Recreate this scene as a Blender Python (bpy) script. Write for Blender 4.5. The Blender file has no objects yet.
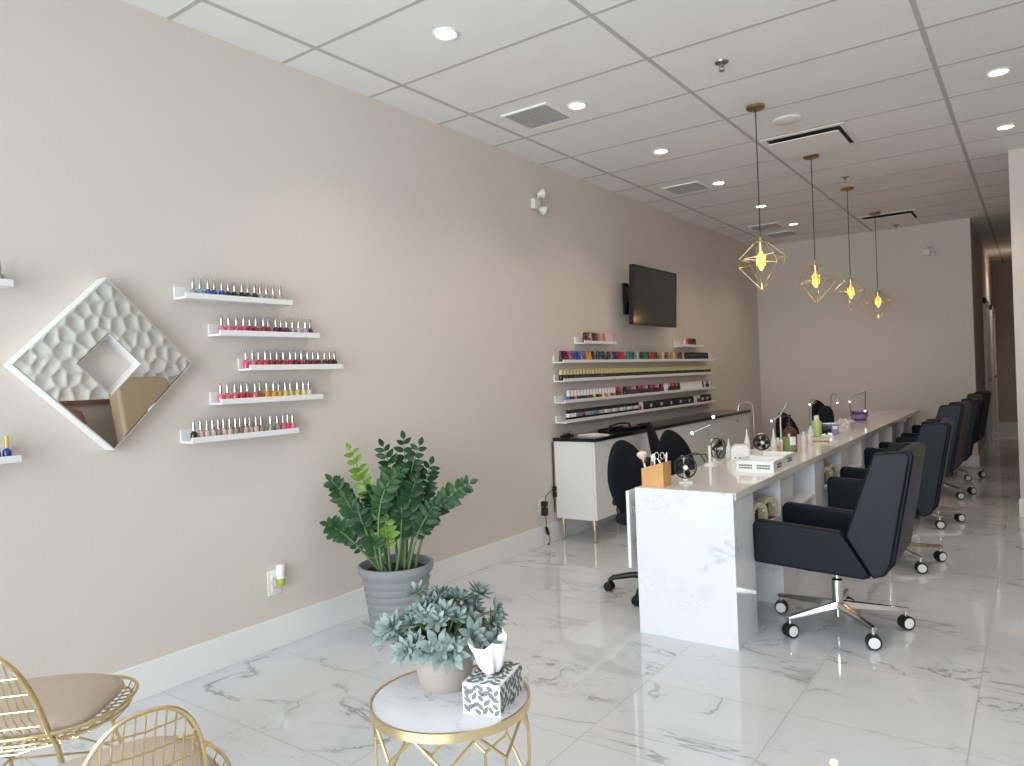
import bpy, bmesh, math, random
from math import sin, cos, pi, radians
from mathutils import Vector, Matrix, noise
random.seed(7)
C = bpy.context.scene.collection
SC = bpy.context.scene
H = 2.9725            # ceiling height
TT = 0.725            # table top height

# ------------------------------------------------------------------ materials
def new_mat(name):
    m = bpy.data.materials.new(name); m.use_nodes = True
    return m, m.node_tree, m.node_tree.nodes['Principled BSDF']

def mat(name, col, rough=.5, metal=0., spec=.5, emit=None, estr=0., trans=0., ior=1.45, coat=0., bump=0., bscale=60., mottle=0., mscale=8.):
    m, nt, b = new_mat(name)
    b.inputs['Base Color'].default_value = (*col, 1)
    b.inputs['Roughness'].default_value = rough
    b.inputs['Metallic'].default_value = metal
    b.inputs['Specular IOR Level'].default_value = spec
    b.inputs['IOR'].default_value = ior
    b.inputs['Transmission Weight'].default_value = trans
    b.inputs['Coat Weight'].default_value = coat
    if emit:
        b.inputs['Emission Color'].default_value = (*emit, 1); b.inputs['Emission Strength'].default_value = estr
    if bump or mottle:
        tc = nt.nodes.new('ShaderNodeTexCoord')
        if bump:
            n = nt.nodes.new('ShaderNodeTexNoise'); n.inputs['Scale'].default_value = bscale; n.inputs['Detail'].default_value = 3
            bp = nt.nodes.new('ShaderNodeBump'); bp.inputs['Strength'].default_value = bump; bp.inputs['Distance'].default_value = .002
            nt.links.new(tc.outputs['Object'], n.inputs['Vector']); nt.links.new(n.outputs['Fac'], bp.inputs['Height'])
            nt.links.new(bp.outputs['Normal'], b.inputs['Normal'])
        if mottle:
            n = nt.nodes.new('ShaderNodeTexNoise'); n.inputs['Scale'].default_value = mscale; n.inputs['Detail'].default_value = 4
            r = nt.nodes.new('ShaderNodeMapRange'); r.inputs['From Min'].default_value = .3; r.inputs['From Max'].default_value = .7
            r.inputs['To Min'].default_value = 1 - mottle; r.inputs['To Max'].default_value = 1 + mottle
            mx = nt.nodes.new('ShaderNodeVectorMath'); mx.operation = 'SCALE'; mx.inputs[0].default_value = col
            nt.links.new(tc.outputs['Object'], n.inputs['Vector']); nt.links.new(n.outputs['Fac'], r.inputs['Value'])
            nt.links.new(r.outputs['Result'], mx.inputs['Scale']); nt.links.new(mx.outputs['Vector'], b.inputs['Base Color'])
    return m

def marble(name, base, vein, rough, tile=None, grout=(.42, .42, .42), vscale=1.0, strength=1.0, thresh=.52):
    """Polished veined stone; tile=(size, x0, y0) adds a square joint grid and a fresh vein pattern per tile."""
    m, nt, b = new_mat(name); L = nt.links.new; N = nt.nodes.new
    b.inputs['Roughness'].default_value = rough
    tc = N('ShaderNodeTexCoord'); pos = tc.outputs['Object']
    def math_(op, a, c=None, clamp=False):
        n = N('ShaderNodeMath'); n.operation = op; n.use_clamp = clamp
        for i, v in enumerate((a, c)):
            if v is None: continue
            if isinstance(v, (int, float)): n.inputs[i].default_value = v
            else: L(v, n.inputs[i])
        return n.outputs[0]
    def rng(v, a, c, d, e):
        n = N('ShaderNodeMapRange'); n.inputs['From Min'].default_value = a; n.inputs['From Max'].default_value = c
        n.inputs['To Min'].default_value = d; n.inputs['To Max'].default_value = e; n.interpolation_type = 'SMOOTHSTEP'; L(v, n.inputs['Value'])
        return n.outputs['Result']
    joint = None
    if tile:
        s, x0, y0 = tile
        sep = N('ShaderNodeSeparateXYZ'); L(pos, sep.inputs[0])
        u = math_('DIVIDE', math_('SUBTRACT', sep.outputs['X'], x0), s); v = math_('DIVIDE', math_('SUBTRACT', sep.outputs['Y'], y0), s)
        du = math_('ABSOLUTE', math_('SUBTRACT', math_('FRACT', u), .5)); dv = math_('ABSOLUTE', math_('SUBTRACT', math_('FRACT', v), .5))
        joint = rng(math_('MAXIMUM', du, dv), .5 - .0035 / s, .5 - .0015 / s, 0, 1)
        cmb = N('ShaderNodeCombineXYZ'); L(math_('FLOOR', u), cmb.inputs[0]); L(math_('FLOOR', v), cmb.inputs[1])
        wn = N('ShaderNodeTexWhiteNoise'); wn.noise_dimensions = '3D'; L(cmb.outputs[0], wn.inputs['Vector'])
        sc = N('ShaderNodeVectorMath'); sc.operation = 'SCALE'; sc.inputs['Scale'].default_value = 23.; L(wn.outputs['Color'], sc.inputs[0])
        ad = N('ShaderNodeVectorMath'); ad.operation = 'ADD'; L(pos, ad.inputs[0]); L(sc.outputs[0], ad.inputs[1]); pos = ad.outputs[0]
    mp = N('ShaderNodeMapping'); mp.inputs['Rotation'].default_value = (.3, .2, radians(-24)); mp.inputs['Scale'].default_value = (.8 * vscale, 1.5 * vscale, 1.1 * vscale)
    L(pos, mp.inputs['Vector'])
    def nz(scale, detail, dist, rough_=.55):
        n = N('ShaderNodeTexNoise'); n.inputs['Scale'].default_value = scale; n.inputs['Detail'].default_value = detail
        n.inputs['Distortion'].default_value = dist; n.inputs['Roughness'].default_value = rough_; L(mp.outputs[0], n.inputs['Vector']); return n.outputs['Fac']
    n1 = nz(1.15, 7, .9); r1 = math_('ABSOLUTE', math_('SUBTRACT', n1, .5))
    v1 = rng(r1, .0, .011, 1, 0); halo = rng(r1, .0, .07, .13, 0)
    mask = rng(nz(1.9, 2, 0), thresh - .06, thresh + .12, 0, 1)
    n2 = nz(3.4, 5, .9); r2 = math_('ABSOLUTE', math_('SUBTRACT', n2, .5)); v2 = math_('MULTIPLY', rng(r2, 0, .012, .45, 0), rng(nz(2.3, 2, .2), .5, .62, 0, 1))
    patch = math_('MULTIPLY', rng(nz(2.4, 4, .6), .60, .68, 0, .4), mask)
    f = math_('MAXIMUM', math_('MULTIPLY', math_('ADD', v1, halo), mask), math_('MAXIMUM', v2, patch))
    f = math_('MULTIPLY', f, strength, True)
    mx = N('ShaderNodeMix'); mx.data_type = 'RGBA'; L(f, mx.inputs['Factor']); mx.inputs['A'].default_value = (*base, 1); mx.inputs['B'].default_value = (*vein, 1)
    out = mx.outputs['Result']
    if joint:
        m2 = N('ShaderNodeMix'); m2.data_type = 'RGBA'; L(joint, m2.inputs['Factor']); L(out, m2.inputs['A']); m2.inputs['B'].default_value = (*grout, 1); out = m2.outputs['Result']
        L(rng(joint, 0, 1, rough, .6), b.inputs['Roughness'])
    L(out, b.inputs['Base Color']); b.inputs['IOR'].default_value = 1.55
    return m

def pane_mat(name):
    m = bpy.data.materials.new(name); m.use_nodes = True; nt = m.node_tree; nt.nodes.clear(); N = nt.nodes.new; L = nt.links.new
    o = N('ShaderNodeOutputMaterial'); mx = N('ShaderNodeMixShader'); t = N('ShaderNodeBsdfTransparent'); g = N('ShaderNodeBsdfGlossy')
    g.inputs['Roughness'].default_value = .01; t.inputs['Color'].default_value = (.96, .98, .97, 1)
    fr = N('ShaderNodeFresnel'); fr.inputs['IOR'].default_value = 1.4
    L(fr.outputs[0], mx.inputs[0]); L(t.outputs[0], mx.inputs[1]); L(g.outputs[0], mx.inputs[2]); L(mx.outputs[0], o.inputs['Surface'])
    return m

M = {}
M['wall'] = mat('wall_paint', (.675, .615, .565), .75, bump=.15, bscale=220)
M['tile'] = mat('ceiling_tile', (.83, .825, .815), .9, bump=.5, bscale=260, mottle=.02, mscale=3)
M['tbar'] = mat('ceiling_bar', (.50, .49, .48), .6)
M['floor'] = marble('floor_marble', (.66, .672, .705), (.33, .33, .345), .022, tile=(.5735, .035, -.2035), vscale=.9, strength=.85, thresh=.48)
M['marble'] = marble('table_marble', (.74, .76, .80), (.46, .48, .54), .10, vscale=1.3, strength=.7, thresh=.5)
M['topstone'] = marble('table_top_stone', (.74, .715, .69), (.52, .50, .48), .10, vscale=1.5, strength=.35)
M['sidestone'] = marble('side_table_stone', (.70, .70, .74), (.38, .39, .45), .15, vscale=3.2, strength=1., thresh=.44)
M['white'] = mat('white_lacquer', (.80, .80, .80), .3)
M['trim'] = mat('white_trim', (.82, .82, .82), .35)
M['plastic'] = mat('white_plastic', (.80, .80, .79), .35)
M['leather'] = mat('navy_leather', (.006, .0085, .015), .42, spec=.2, bump=.25, bscale=170)
M['fabric'] = mat('black_fabric', (.010, .011, .015), .9, spec=.2, bump=.4, bscale=400)
M['blackp'] = mat('black_plastic', (.012, .012, .013), .4)
M['blackg'] = mat('black_gloss', (.010, .010, .011), .12)
M['chrome'] = mat('brushed_chrome', (.72, .72, .71), .18, metal=1)
M['gold'] = mat('gold_wire', (.74, .59, .32), .30, metal=1)
M['brass'] = mat('pale_brass', (.80, .66, .40), .28, metal=1)
M['darkbrass'] = mat('aged_brass', (.36, .27, .11), .35, metal=1)
M['mirror'] = mat('mirror_glass', (.92, .93, .92), .01, metal=1)
M['screen'] = mat('tv_screen', (.012, .013, .012), .12, spec=.9)
M['pad'] = mat('beige_pad', (.52, .42, .345), .6, bump=.3, bscale=300)
M['greypot'] = mat('grey_pot', (.25, .265, .28), .6, bump=.2, bscale=90)
M['taupe'] = mat('taupe_pot', (.36, .32, .285), .65, bump=.2, bscale=120)
M['soil'] = mat('soil', (.02, .016, .012), .95, bump=1., bscale=90)
M['leaf'] = mat('dark_leaf', (.012, .052, .015), .42, spec=.3, mottle=.25, mscale=25)
M['leaf2'] = mat('mid_leaf', (.022, .074, .024), .42, spec=.3, mottle=.25, mscale=25)
M['lime'] = mat('lime_leaf', (.13, .26, .03), .4, mottle=.3, mscale=25)
M['stalk'] = mat('stalk', (.13, .20, .08), .5)
M['dusty'] = mat('dusty_succulent', (.21, .275, .258), .6, mottle=.2, mscale=30)
M['paper'] = mat('tissue_paper', (.80, .80, .79), .9)
M['boxw'] = mat('box_white', (.78, .79, .80), .5)
M['boxleaf'] = mat('box_grey_leaf', (.17, .175, .18), .5)
M['wood'] = mat('light_wood', (.62, .33, .12), .5, mottle=.1, mscale=14)
M['cream'] = mat('cream_plastic', (.66, .58, .40), .45)
M['dark'] = mat('dark_inside', (.05, .05, .048), .7)
M['vent'] = mat('vent_grey', (.36, .35, .35), .6)
M['grille'] = mat('vent_blade', (.42, .41, .41), .55)
M['lamp'] = mat('lamp_on', (1, 1, 1), .5, emit=(1, .93, .80), estr=9)
M['led'] = mat('led_tip', (1, 1, 1), .4, emit=(1, .97, .9), estr=3)
M['bulb'] = mat('amber_bulb', (1, .6, .2), .3, emit=(1, .36, .03), estr=1.0)
M['filament'] = mat('glowing_filament', (1, .7, .3), .3, emit=(1, .52, .10), estr=3.0)
M['amber'] = mat('amber_bottle', (.07, .018, .008), .12, coat=.5)
M['green'] = mat('label_green', (.20, .24, .09), .5)
M['greenliq'] = mat('green_bottle', (.50, .62, .25), .25)
M['purple'] = mat('lavender', (.30, .22, .48), .5)
M['purpled'] = mat('dark_lavender', (.10, .07, .17), .5)
M['clear'] = mat('clear_glass', (.9, .92, .92), .05, trans=.85)
M['lime_oil'] = mat('yellow_oil', (.55, .62, .05), .1, trans=.3)
M['silver'] = mat('silver_cap', (.56, .54, .52), .25, metal=1)
M['emerg'] = mat('cream_fixture', (.72, .68, .60), .45)
M['greymetal'] = mat('grey_metal', (.36, .36, .36), .35, metal=1)
M['rosewood'] = mat('brush_pink', (.75, .55, .52), .8)
M['copper'] = mat('copper_ferrule', (.62, .34, .22), .3, metal=1)
M['spabeige'] = mat('spa_beige', (.42, .31, .21), .45)
M['spabrown'] = mat('spa_brown', (.17, .085, .06), .45)
M['spapanel'] = mat('panel_white', (.80, .80, .77), .6)
M['asphalt'] = mat('pavement', (.30, .30, .31), .9, bump=.5, bscale=20)
M['pane'] = pane_mat('window_glass')
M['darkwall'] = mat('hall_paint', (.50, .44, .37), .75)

# ------------------------------------------------------------------ mesh builder
class MB:
    def __init__(self): self.bm = bmesh.new()
    def face(self, vs, mi=0):
        try: f = self.bm.faces.new(vs); f.material_index = mi; return f
        except ValueError: return None
    def hexa(self, pts, mi=0):
        v = [self.bm.verts.new(p) for p in pts]
        for q in ((0, 3, 2, 1), (4, 5, 6, 7), (0, 1, 5, 4), (1, 2, 6, 5), (2, 3, 7, 6), (3, 0, 4, 7)): self.face([v[i] for i in q], mi)
        return self
    def box(self, x0, x1, y0, y1, z0, z1, mi=0, mtx=None):
        p = [Vector(q) for q in ((x0, y0, z0), (x1, y0, z0), (x1, y1, z0), (x0, y1, z0), (x0, y0, z1), (x1, y0, z1), (x1, y1, z1), (x0, y1, z1))]
        if mtx: p = [mtx @ q for q in p]
        return self.hexa(p, mi)
    def ring(self, c, a, b, r, n): return [self.bm.verts.new(c + a * (r * cos(2 * pi * i / n)) + b * (r * sin(2 * pi * i / n))) for i in range(n)]
    def tube(self, pts, r, n=8, closed=False, mi=0, caps=True):
        pts = [Vector(p) for p in pts]; m = len(pts); rr = r if isinstance(r, (list, tuple)) else [r] * m
        rings = []; up = None
        for i in range(m):
            if closed: t = pts[(i + 1) % m] - pts[i - 1]
            else: t = pts[min(i + 1, m - 1)] - pts[max(i - 1, 0)]
            t.normalize()
            if up is None:
                up = t.orthogonal().normalized()
            up = (up - t * up.dot(t))
            if up.length < 1e-6: up = t.orthogonal()
            up.normalize(); rings.append(self.ring(pts[i], up, t.cross(up), rr[i], n))
        for i in range(m if closed else m - 1):
            A, B = rings[i], rings[(i + 1) % m]
            o = 0
            if closed and i == m - 1:
                o = min(range(n), key=lambda k: (A[0].co - B[k].co).length)
            for k in range(n): self.face([A[k], A[(k + 1) % n], B[(k + 1 + o) % n], B[(k + o) % n]], mi)
        if not closed and caps:
            self.face(rings[0][::-1], mi); self.face(rings[-1], mi)
        return self
    def rod(self, p0, p1, r, n=10, mi=0): return self.tube([p0, p1], r, n, mi=mi)
    def cone(self, p0, p1, r0, r1, n=12, mi=0): return self.tube([p0, p1], [r0, r1], n, mi=mi)
    def lathe(self, prof, n=24, c=(0, 0, 0), mi=0, axis=None, ring=False):
        c = Vector(c); ax = Vector(axis).normalized() if axis else Vector((0, 0, 1)); a = ax.orthogonal().normalized() if axis else Vector((1, 0, 0)); b = ax.cross(a)
        mis = mi if isinstance(mi, list) else [mi] * (len(prof) - 1)
        rings = [self.ring(c + ax * z, a, b, max(r, 1e-5), n) for r, z in prof]
        for i in range(len(prof) - 1):
            for k in range(n): self.face([rings[i][k], rings[i][(k + 1) % n], rings[i + 1][(k + 1) % n], rings[i + 1][k]], mis[i])
        if ring:
            for k in range(n): self.face([rings[-1][k], rings[-1][(k + 1) % n], rings[0][(k + 1) % n], rings[0][k]], mis[0])
            return self
        if prof[0][0] > 1e-4: self.face(rings[0][::-1], mis[0])
        if prof[-1][0] > 1e-4: self.face(rings[-1], mis[-1])
        return self
    def prism(self, poly, f0, f1, mi=0):
        """poly: 2-D points; f0/f1 map (u,v) to the two end positions"""
        a = [self.bm.verts.new(f0(u, v)) for u, v in poly]; b = [self.bm.verts.new(f1(u, v)) for u, v in poly]; n = len(poly)
        self.face(a[::-1], mi); self.face(b, mi)
        for i in range(n): self.face([a[i], a[(i + 1) % n], b[(i + 1) % n], b[i]], mi)
        return self
    def ball(self, c, r, n=16, m=10, mi=0, e=1.):
        r = (r, r, r) if isinstance(r, (int, float)) else r; c = Vector(c); rings = []
        sg = lambda v: math.copysign(abs(v) ** e, v)
        for j in range(1, m):
            t = pi * j / m; rings.append([self.bm.verts.new(c + Vector((r[0] * sg(sin(t)) * sg(cos(2 * pi * i / n)), r[1] * sg(sin(t)) * sg(sin(2 * pi * i / n)), r[2] * sg(cos(t))))) for i in range(n)])
        top = self.bm.verts.new(c + Vector((0, 0, r[2]))); bot = self.bm.verts.new(c - Vector((0, 0, r[2])))
        for i in range(n):
            self.face([top, rings[0][i], rings[0][(i + 1) % n]], mi); self.face([bot, rings[-1][(i + 1) % n], rings[-1][i]], mi)
            for j in range(len(rings) - 1): self.face([rings[j][i], rings[j + 1][i], rings[j + 1][(i + 1) % n], rings[j][(i + 1) % n]], mi)
        return self
    def strip(self, rows, mi=0, closed=False):
        R = [[self.bm.verts.new(p) for p in r] for r in rows]
        for i in range(len(R) - 1):
            n = len(R[i])
            for k in range(n if closed else n - 1): self.face([R[i][k], R[i][(k + 1) % n], R[i + 1][(k + 1) % n], R[i + 1][k]], mi)
        return R
    def mesh(self, name, mats, bevel=0, ang=40, seg=2):
        bmesh.ops.remove_doubles(self.bm, verts=self.bm.verts, dist=1e-6)
        if bevel:
            bmesh.ops.recalc_face_normals(self.bm, faces=self.bm.faces)
            es = [e for e in self.bm.edges if len(e.link_faces) == 2 and e.calc_face_angle(0) > radians(30)]
            bmesh.ops.bevel(self.bm, geom=es, offset=bevel, segments=seg, profile=.5, affect='EDGES', clamp_overlap=True)
        bmesh.ops.recalc_face_normals(self.bm, faces=self.bm.faces)
        me = bpy.data.meshes.new(name)
        for f in self.bm.faces: f.smooth = True
        self.bm.to_mesh(me); self.bm.free()
        for m in (mats if isinstance(mats, list) else [mats]): me.materials.append(m)
        me.set_sharp_from_angle(angle=radians(ang))
        return me

def link(name, me, parent=None, loc=None, rot=None):
    o = bpy.data.objects.new(name, me); C.objects.link(o)
    if parent: o.parent = parent
    if loc: o.location = loc
    if rot: o.rotation_euler = rot
    return o
def obj(name, mb, mats, parent=None, loc=None, bevel=0, rot=None, ang=40, seg=2):
    o = link(name, mb.mesh(name, mats, bevel, 60 if bevel and ang == 40 else ang, seg), parent, loc, rot)
    if bevel:
        w = o.modifiers.new('weighted', 'WEIGHTED_NORMAL'); w.keep_sharp = True; w.weight = 100
    return o
def tag(o, label, cat, group=None, kind=None):
    o['label'] = label; o['category'] = cat
    if group: o['group'] = group
    if kind: o['kind'] = kind
    return o
def thing(name, label, cat, loc=(0, 0, 0), rz=0, group=None):
    o = bpy.data.objects.new(name, None); C.objects.link(o); o.empty_display_size = .05
    o.location = loc; o.rotation_euler = (0, 0, rz)
    return tag(o, label, cat, group)
def dup(root, loc, rz=0, label=None, lift=0, lifted=()):
    r = root.copy(); C.objects.link(r); r.location = loc; r.rotation_euler = (0, 0, rz)
    if label: r['label'] = label
    for ch in list(root.children):
        c = ch.copy(); C.objects.link(c); c.parent = r
        if lift and ch.name.split('.')[0] in lifted: c.location.z += lift
        for g in ch.children:
            d = g.copy(); C.objects.link(d); d.parent = c
    return r
def struct(name, mb, mats, bevel=0):
    o = obj(name, mb, mats, bevel=bevel); o['kind'] = 'structure'; return o
V = Vector
NTH = ['first', 'second', 'third', 'fourth', 'fifth', 'sixth', 'seventh', 'eighth', 'ninth', 'tenth']
def nth(i): # 0-based
    if i < 10: return NTH[i]
    k = i + 1; return '%d%s' % (k, 'th' if 10 < k % 100 < 14 else {1: 'st', 2: 'nd', 3: 'rd'}.get(k % 10, 'th'))
def bez(p0, p1, p2, n=12): return [V(p0) * (1 - t) ** 2 + V(p1) * 2 * t * (1 - t) + V(p2) * t * t for t in [i / n for i in range(n + 1)]]

# ------------------------------------------------------------------ room shell
YF, YB, YH, XR, XW, XH = -4.3, 7.83, 13.2, 4.7, 2.985, 2.53
struct('floor', MB().box(-.2, XR + .2, YF - .2, YH + .2, -.12, 0), M['floor'])
struct('wall_left', MB().box(-.15, 0, YF - .15, YB + .15, 0, H + .1), M['wall'])
struct('wall_back', MB().box(0, XH, YB, YB + .14, 0, H + .1), M['wall'])
struct('wall_hall_left', MB().box(XH - .14, XH, YB + .14, YH, 0, H + .1), M['wall'])
struct('wall_hall_end', MB().box(XH - .14, XW + .14, YH, YH + .14, 0, H + .1), M['darkwall'])
struct('wall_partition', MB().box(XW, XR + .15, 4.77, 4.91, 0, H + .1), M['wall'])
struct('wall_hall_right', MB().box(XW, XW + .14, 4.91, YH, 0, H + .1), M['wall'])
# far right wall: painted below a pale sculpted panel field (seen in the diamond mirror)
struct('wall_right', MB().box(XR, XR + .15, YF - .15, 4.91, 0, H + .1), M['darkwall'])
def cell_panel():
    mb = MB(); ny, nz = 380, 140; y0, y1, z0, z1 = -.6, 4.77, 1.25, H
    pts = []; r = random.Random(3); s = .145
    for j in range(int((y1 - y0) / s) + 3):
        for k in range(int((z1 - z0) / s) + 3): pts.append((y0 + (j - .7 + (k % 2) * .5) * s + r.uniform(-.05, .05), z0 + (k - .7) * s + r.uniform(-.05, .05)))
    grid = {}
    for p in pts: grid.setdefault((int((p[0] - y0) // s), int((p[1] - z0) // s)), []).append(p)
    rows = []
    for k in range(nz + 1):
        row = []
        for j in range(ny + 1):
            y = y0 + (y1 - y0) * j / ny; z = z0 + (z1 - z0) * k / nz
            ci, ck = int((y - y0) // s), int((z - z0) // s); ds = []
            for a in range(-2, 3):
                for b in range(-2, 3):
                    for p in grid.get((ci + a, ck + b), ()): ds.append((y - p[0]) ** 2 + (z - p[1]) ** 2)
            ds.sort(); f1, f2 = math.sqrt(ds[0]), math.sqrt(ds[1]); q = 2 * f1 / (f1 + f2)
            row.append((XR - .018 - .034 * q * q, y, z))
        rows.append(row)
    mb.strip(rows); return mb
tag(obj('sculpted_wall_panel', cell_panel(), M['spapanel'], ang=180), 'pale dimpled honeycomb wall panel seen reflected in the diamond mirror', 'wall panel')
struct('trim_1', MB().box(XR - .05, XR - .001, -.6, 4.77, 1.20, 1.25), M['spabrown'])
# ceiling with its grid
cb = MB(); S = .6096
cb.box(-.15, XR + .15, YF - .15, YH + .14, H, H + .1)
for k in range(-7, 22):
    y = k * S; cb.box(0, XR if y < 4.77 else XW, y - .011, y + .011, H - .0012, H + .002, 1)
for i in range(4):
    x = .2634 + i * 2 * S
    cb.box(x - .0125, x + .0125, YF, (YB if x < XH else YH) if x < XW else 4.77, H - .002, H + .002, 1)
struct('ceiling', cb, [M['tile'], M['tbar']])
def baseboard(name, x0, x1, y0, y1): struct(name, MB().box(x0, x1, y0, y1, 0, .15), M['trim'], bevel=.004)
baseboard('baseboard_left', 0, .015, YF, YB)
baseboard('baseboard_back', .015, XH, YB - .015, YB)
baseboard('baseboard_partition', XW - .012, XR, 4.755, 4.77)
baseboard('baseboard_hall', XH, XH + .013, YB + .0, 9.9)
baseboard('baseboard_hall_end', XH, XW, YH - .015, YH)
# hall doors: leaf + casing + knob
for i, (a, b) in enumerate(((9.95, 10.85), (11.75, 12.65))):
    fr = struct('door_%d' % (i + 1), MB().box(XH - .02, XH + .012, a, b, 0, 2.08), M['white'])
    cs = MB()
    for y in (a - .08, b): cs.box(XH - .001, XH + .035, y, y + .08, 0, 2.16)
    cs.box(XH - .001, XH + .035, a - .08, b + .08, 2.08, 2.16)
    obj('door_casing', cs, M['trim'], fr)
    obj('door_knob', MB().lathe([(.0, 0), (.012, .0), (.012, .02), (.026, .03), (.028, .045), (.015, .058), (0, .06)], 14, (XH + .012, a + .08, 1.0), axis=(1, 0, 0)), M['chrome'], fr)
# street front: low sill, mullions, glazing
struct('wall_front', MB().box(-.15, XR + .15, YF - .15, YF, 2.78, H + .1).box(-.15, .25, YF - .15, YF, 0, 2.78).box(4.45, XR + .15, YF - .15, YF, 0, 2.78).box(.25, 4.45, YF - .15, YF, 0, .12), M['wall'])
edges = (.25, 1.65, 3.05, 4.45)
for i in range(3):
    a, b = edges[i], edges[i + 1]; z0, z1 = .12, 2.78
    wf = MB()
    for x in (a, b - .05): wf.box(x, x + .05, YF - .11, YF - .04, z0, z1)
    wf.box(a, b, YF - .11, YF - .04, z0, z0 + .05).box(a, b, YF - .11, YF - .04, z1 - .05, z1)
    w = struct('window_%d' % (i + 1), wf, M['blackp'])
    obj('glass_pane', MB().box(a + .04, b - .04, YF - .082, YF - .076, z0 + .04, z1 - .04), M['pane'], w)

# ------------------------------------------------------------------ ceiling fittings
def downlight():
    t = thing('ceiling_downlight', '', 'ceiling light', (0, 0, H))
    obj('trim_ring', MB().lathe([(.052, -.001), (.062, -.001), (.062, -.007), (.056, -.011), (.046, -.006), (.046, -.001)], 24, ring=True), M['trim'], t)
    obj('lens', MB().lathe([(0, -.004), (.046, -.004), (.046, -.001), (0, -.001)], 24), M['lamp'], t)
    return t
DL = downlight(); first = True
def spot(x, y, e=17):
    l = bpy.data.lights.new('downlight_beam', 'SPOT'); l.energy = e; l.color = (1, .84, .66); l.spot_size = radians(125); l.spot_blend = .8; l.shadow_soft_size = .045
    o = bpy.data.objects.new('downlight_beam', l); C.objects.link(o); o.location = (x, y, H - .02)
for i in range(6):
    lab = 'round recessed downlight, %s from the front in the left ceiling row' % nth(i)
    o = DL if i == 0 else dup(DL, (0, 0, 0)); o.location = (.855, .30 + 1.2425 * i, H); o['label'] = lab; o['group'] = 'recessed downlights'; spot(.855, .30 + 1.2425 * i)
for i, y in enumerate((.27, 1.51, 2.76, 4.015)):
    o = dup(DL, (2.99, y, H), 0, 'round recessed downlight in right ceiling row, %s' % (('nearest the street window', 'second from the street window', 'nearer the camera of the two in view', 'nearer the hallway of the two in view')[i])); spot(2.99, y)

o = dup(DL, (2.9, 11.4, H), 0, 'added downlight hidden behind the partition to brighten the hallway'); spot(2.9, 11.4, 24)  # unseen fixture and beam added to lift the dark hallway walls

def grille(y, lab):
    t = thing('ceiling_vent', lab, 'vent', (.565, y, H), 0, 'grey ceiling vents')
    f = MB(); a, b = .172, .156
    for s in (-1, 1): f.box(min(s * a, s * b), max(s * a, s * b), -a, a, -.010, 0).box(-b, b, min(s * a, s * b), max(s * a, s * b), -.010, 0)
    obj('frame', f, M['tile'], t)
    obj('backing', MB().box(-b, b, -b, b, -.003, -.001), M['vent'], t)
    g = MB()
    for k in range(13):
        z = -.156 + .024 * (k + .5); g.box(-b, b, z - .003, z + .003, -.008, -.003)
    for k in range(13):
        z = -.156 + .024 * (k + .5); g.box(z - .0015, z + .0015, -b, b, -.007, -.003)
    obj('grille', g, M['grille'], t)
for y, l in ((1.54, 'square grey ceiling vent nearest the front beside the second downlight'), (4.0, 'square grey ceiling vent midway along the left wall beside the fourth downlight'), (6.44, 'square grey ceiling vent behind the first pendant cord, nearer of the far pair'), (7.08, 'square grey ceiling vent by the back wall, last of the ceiling vents')): grille(y, l)

def diffuser(x, y, lab):
    t = thing('ceiling_diffuser', lab, 'air diffuser', (x, y, H), 0, 'square plaque diffusers')
    a, b = .295, .255; f = MB()
    for s in (-1, 1): f.box(min(s * a, s * b), max(s * a, s * b), -a, a, -.006, 0).box(-b, b, min(s * a, s * b), max(s * a, s * b), -.006, 0)
    obj('frame', f, M['tile'], t)
    obj('backing', MB().box(-b, b, -b, b, -.003, -.001), M['dark'], t)
    obj('plaque', MB().box(-.242, .242, -.242, .242, -.036, -.028), M['tile'], t, bevel=.003)
    h = MB()
    for sx in (-1, 1):
        for sy in (-1, 1): h.rod((sx * .12, sy * .12, -.029), (sx * .12, sy * .12, -.002), .005)
    obj('hanger', h, M['greymetal'], t)
diffuser(1.80, 3.36, 'white square plaque air diffuser between the first and second pendants')
diffuser(1.80, 7.02, 'white square plaque air diffuser near back wall beyond the last pendant')
tag(obj('ceiling_speaker', MB().lathe([(0, -.012), (.085, -.010), (.098, -.004), (.10, 0), (0, 0)], 32, (1.80, 2.745, H)), M['trim']), 'flat round white ceiling speaker beside the first pendant canopy', 'speaker')
def sprinkler(x, y, lab):
    t = thing('fire_sprinkler', lab, 'sprinkler', (x, y, H), 0, 'ceiling sprinklers')
    obj('escutcheon', MB().lathe([(0, 0), (.038, 0), (.036, -.006), (.022, -.010), (.010, -.008), (0, -.008)], 20), M['greymetal'], t)
    b = MB().lathe([(.009, -.008), (.010, -.022), (.006, -.026), (.006, -.03), (0, -.03)], 12)
    b.tube([(-.008, 0, -.022), (-.013, 0, -.034), (-.004, 0, -.048)], .002, 6).tube([(.008, 0, -.022), (.013, 0, -.034), (.004, 0, -.048)], .002, 6).lathe([(0, -.047), (.016, -.048), (.016, -.050), (0, -.051)], 16)
    obj('nozzle', b, M['greymetal'], t)
sprinkler(1.775, 1.53, 'small dark metal sprinkler in ceiling before the first pendant')
sprinkler(1.78, 4.67, 'small metal sprinkler just in front of the third pendant canopy')
sprinkler(1.78, 7.6, 'small metal sprinkler above the back wall, farthest of three')

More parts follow.
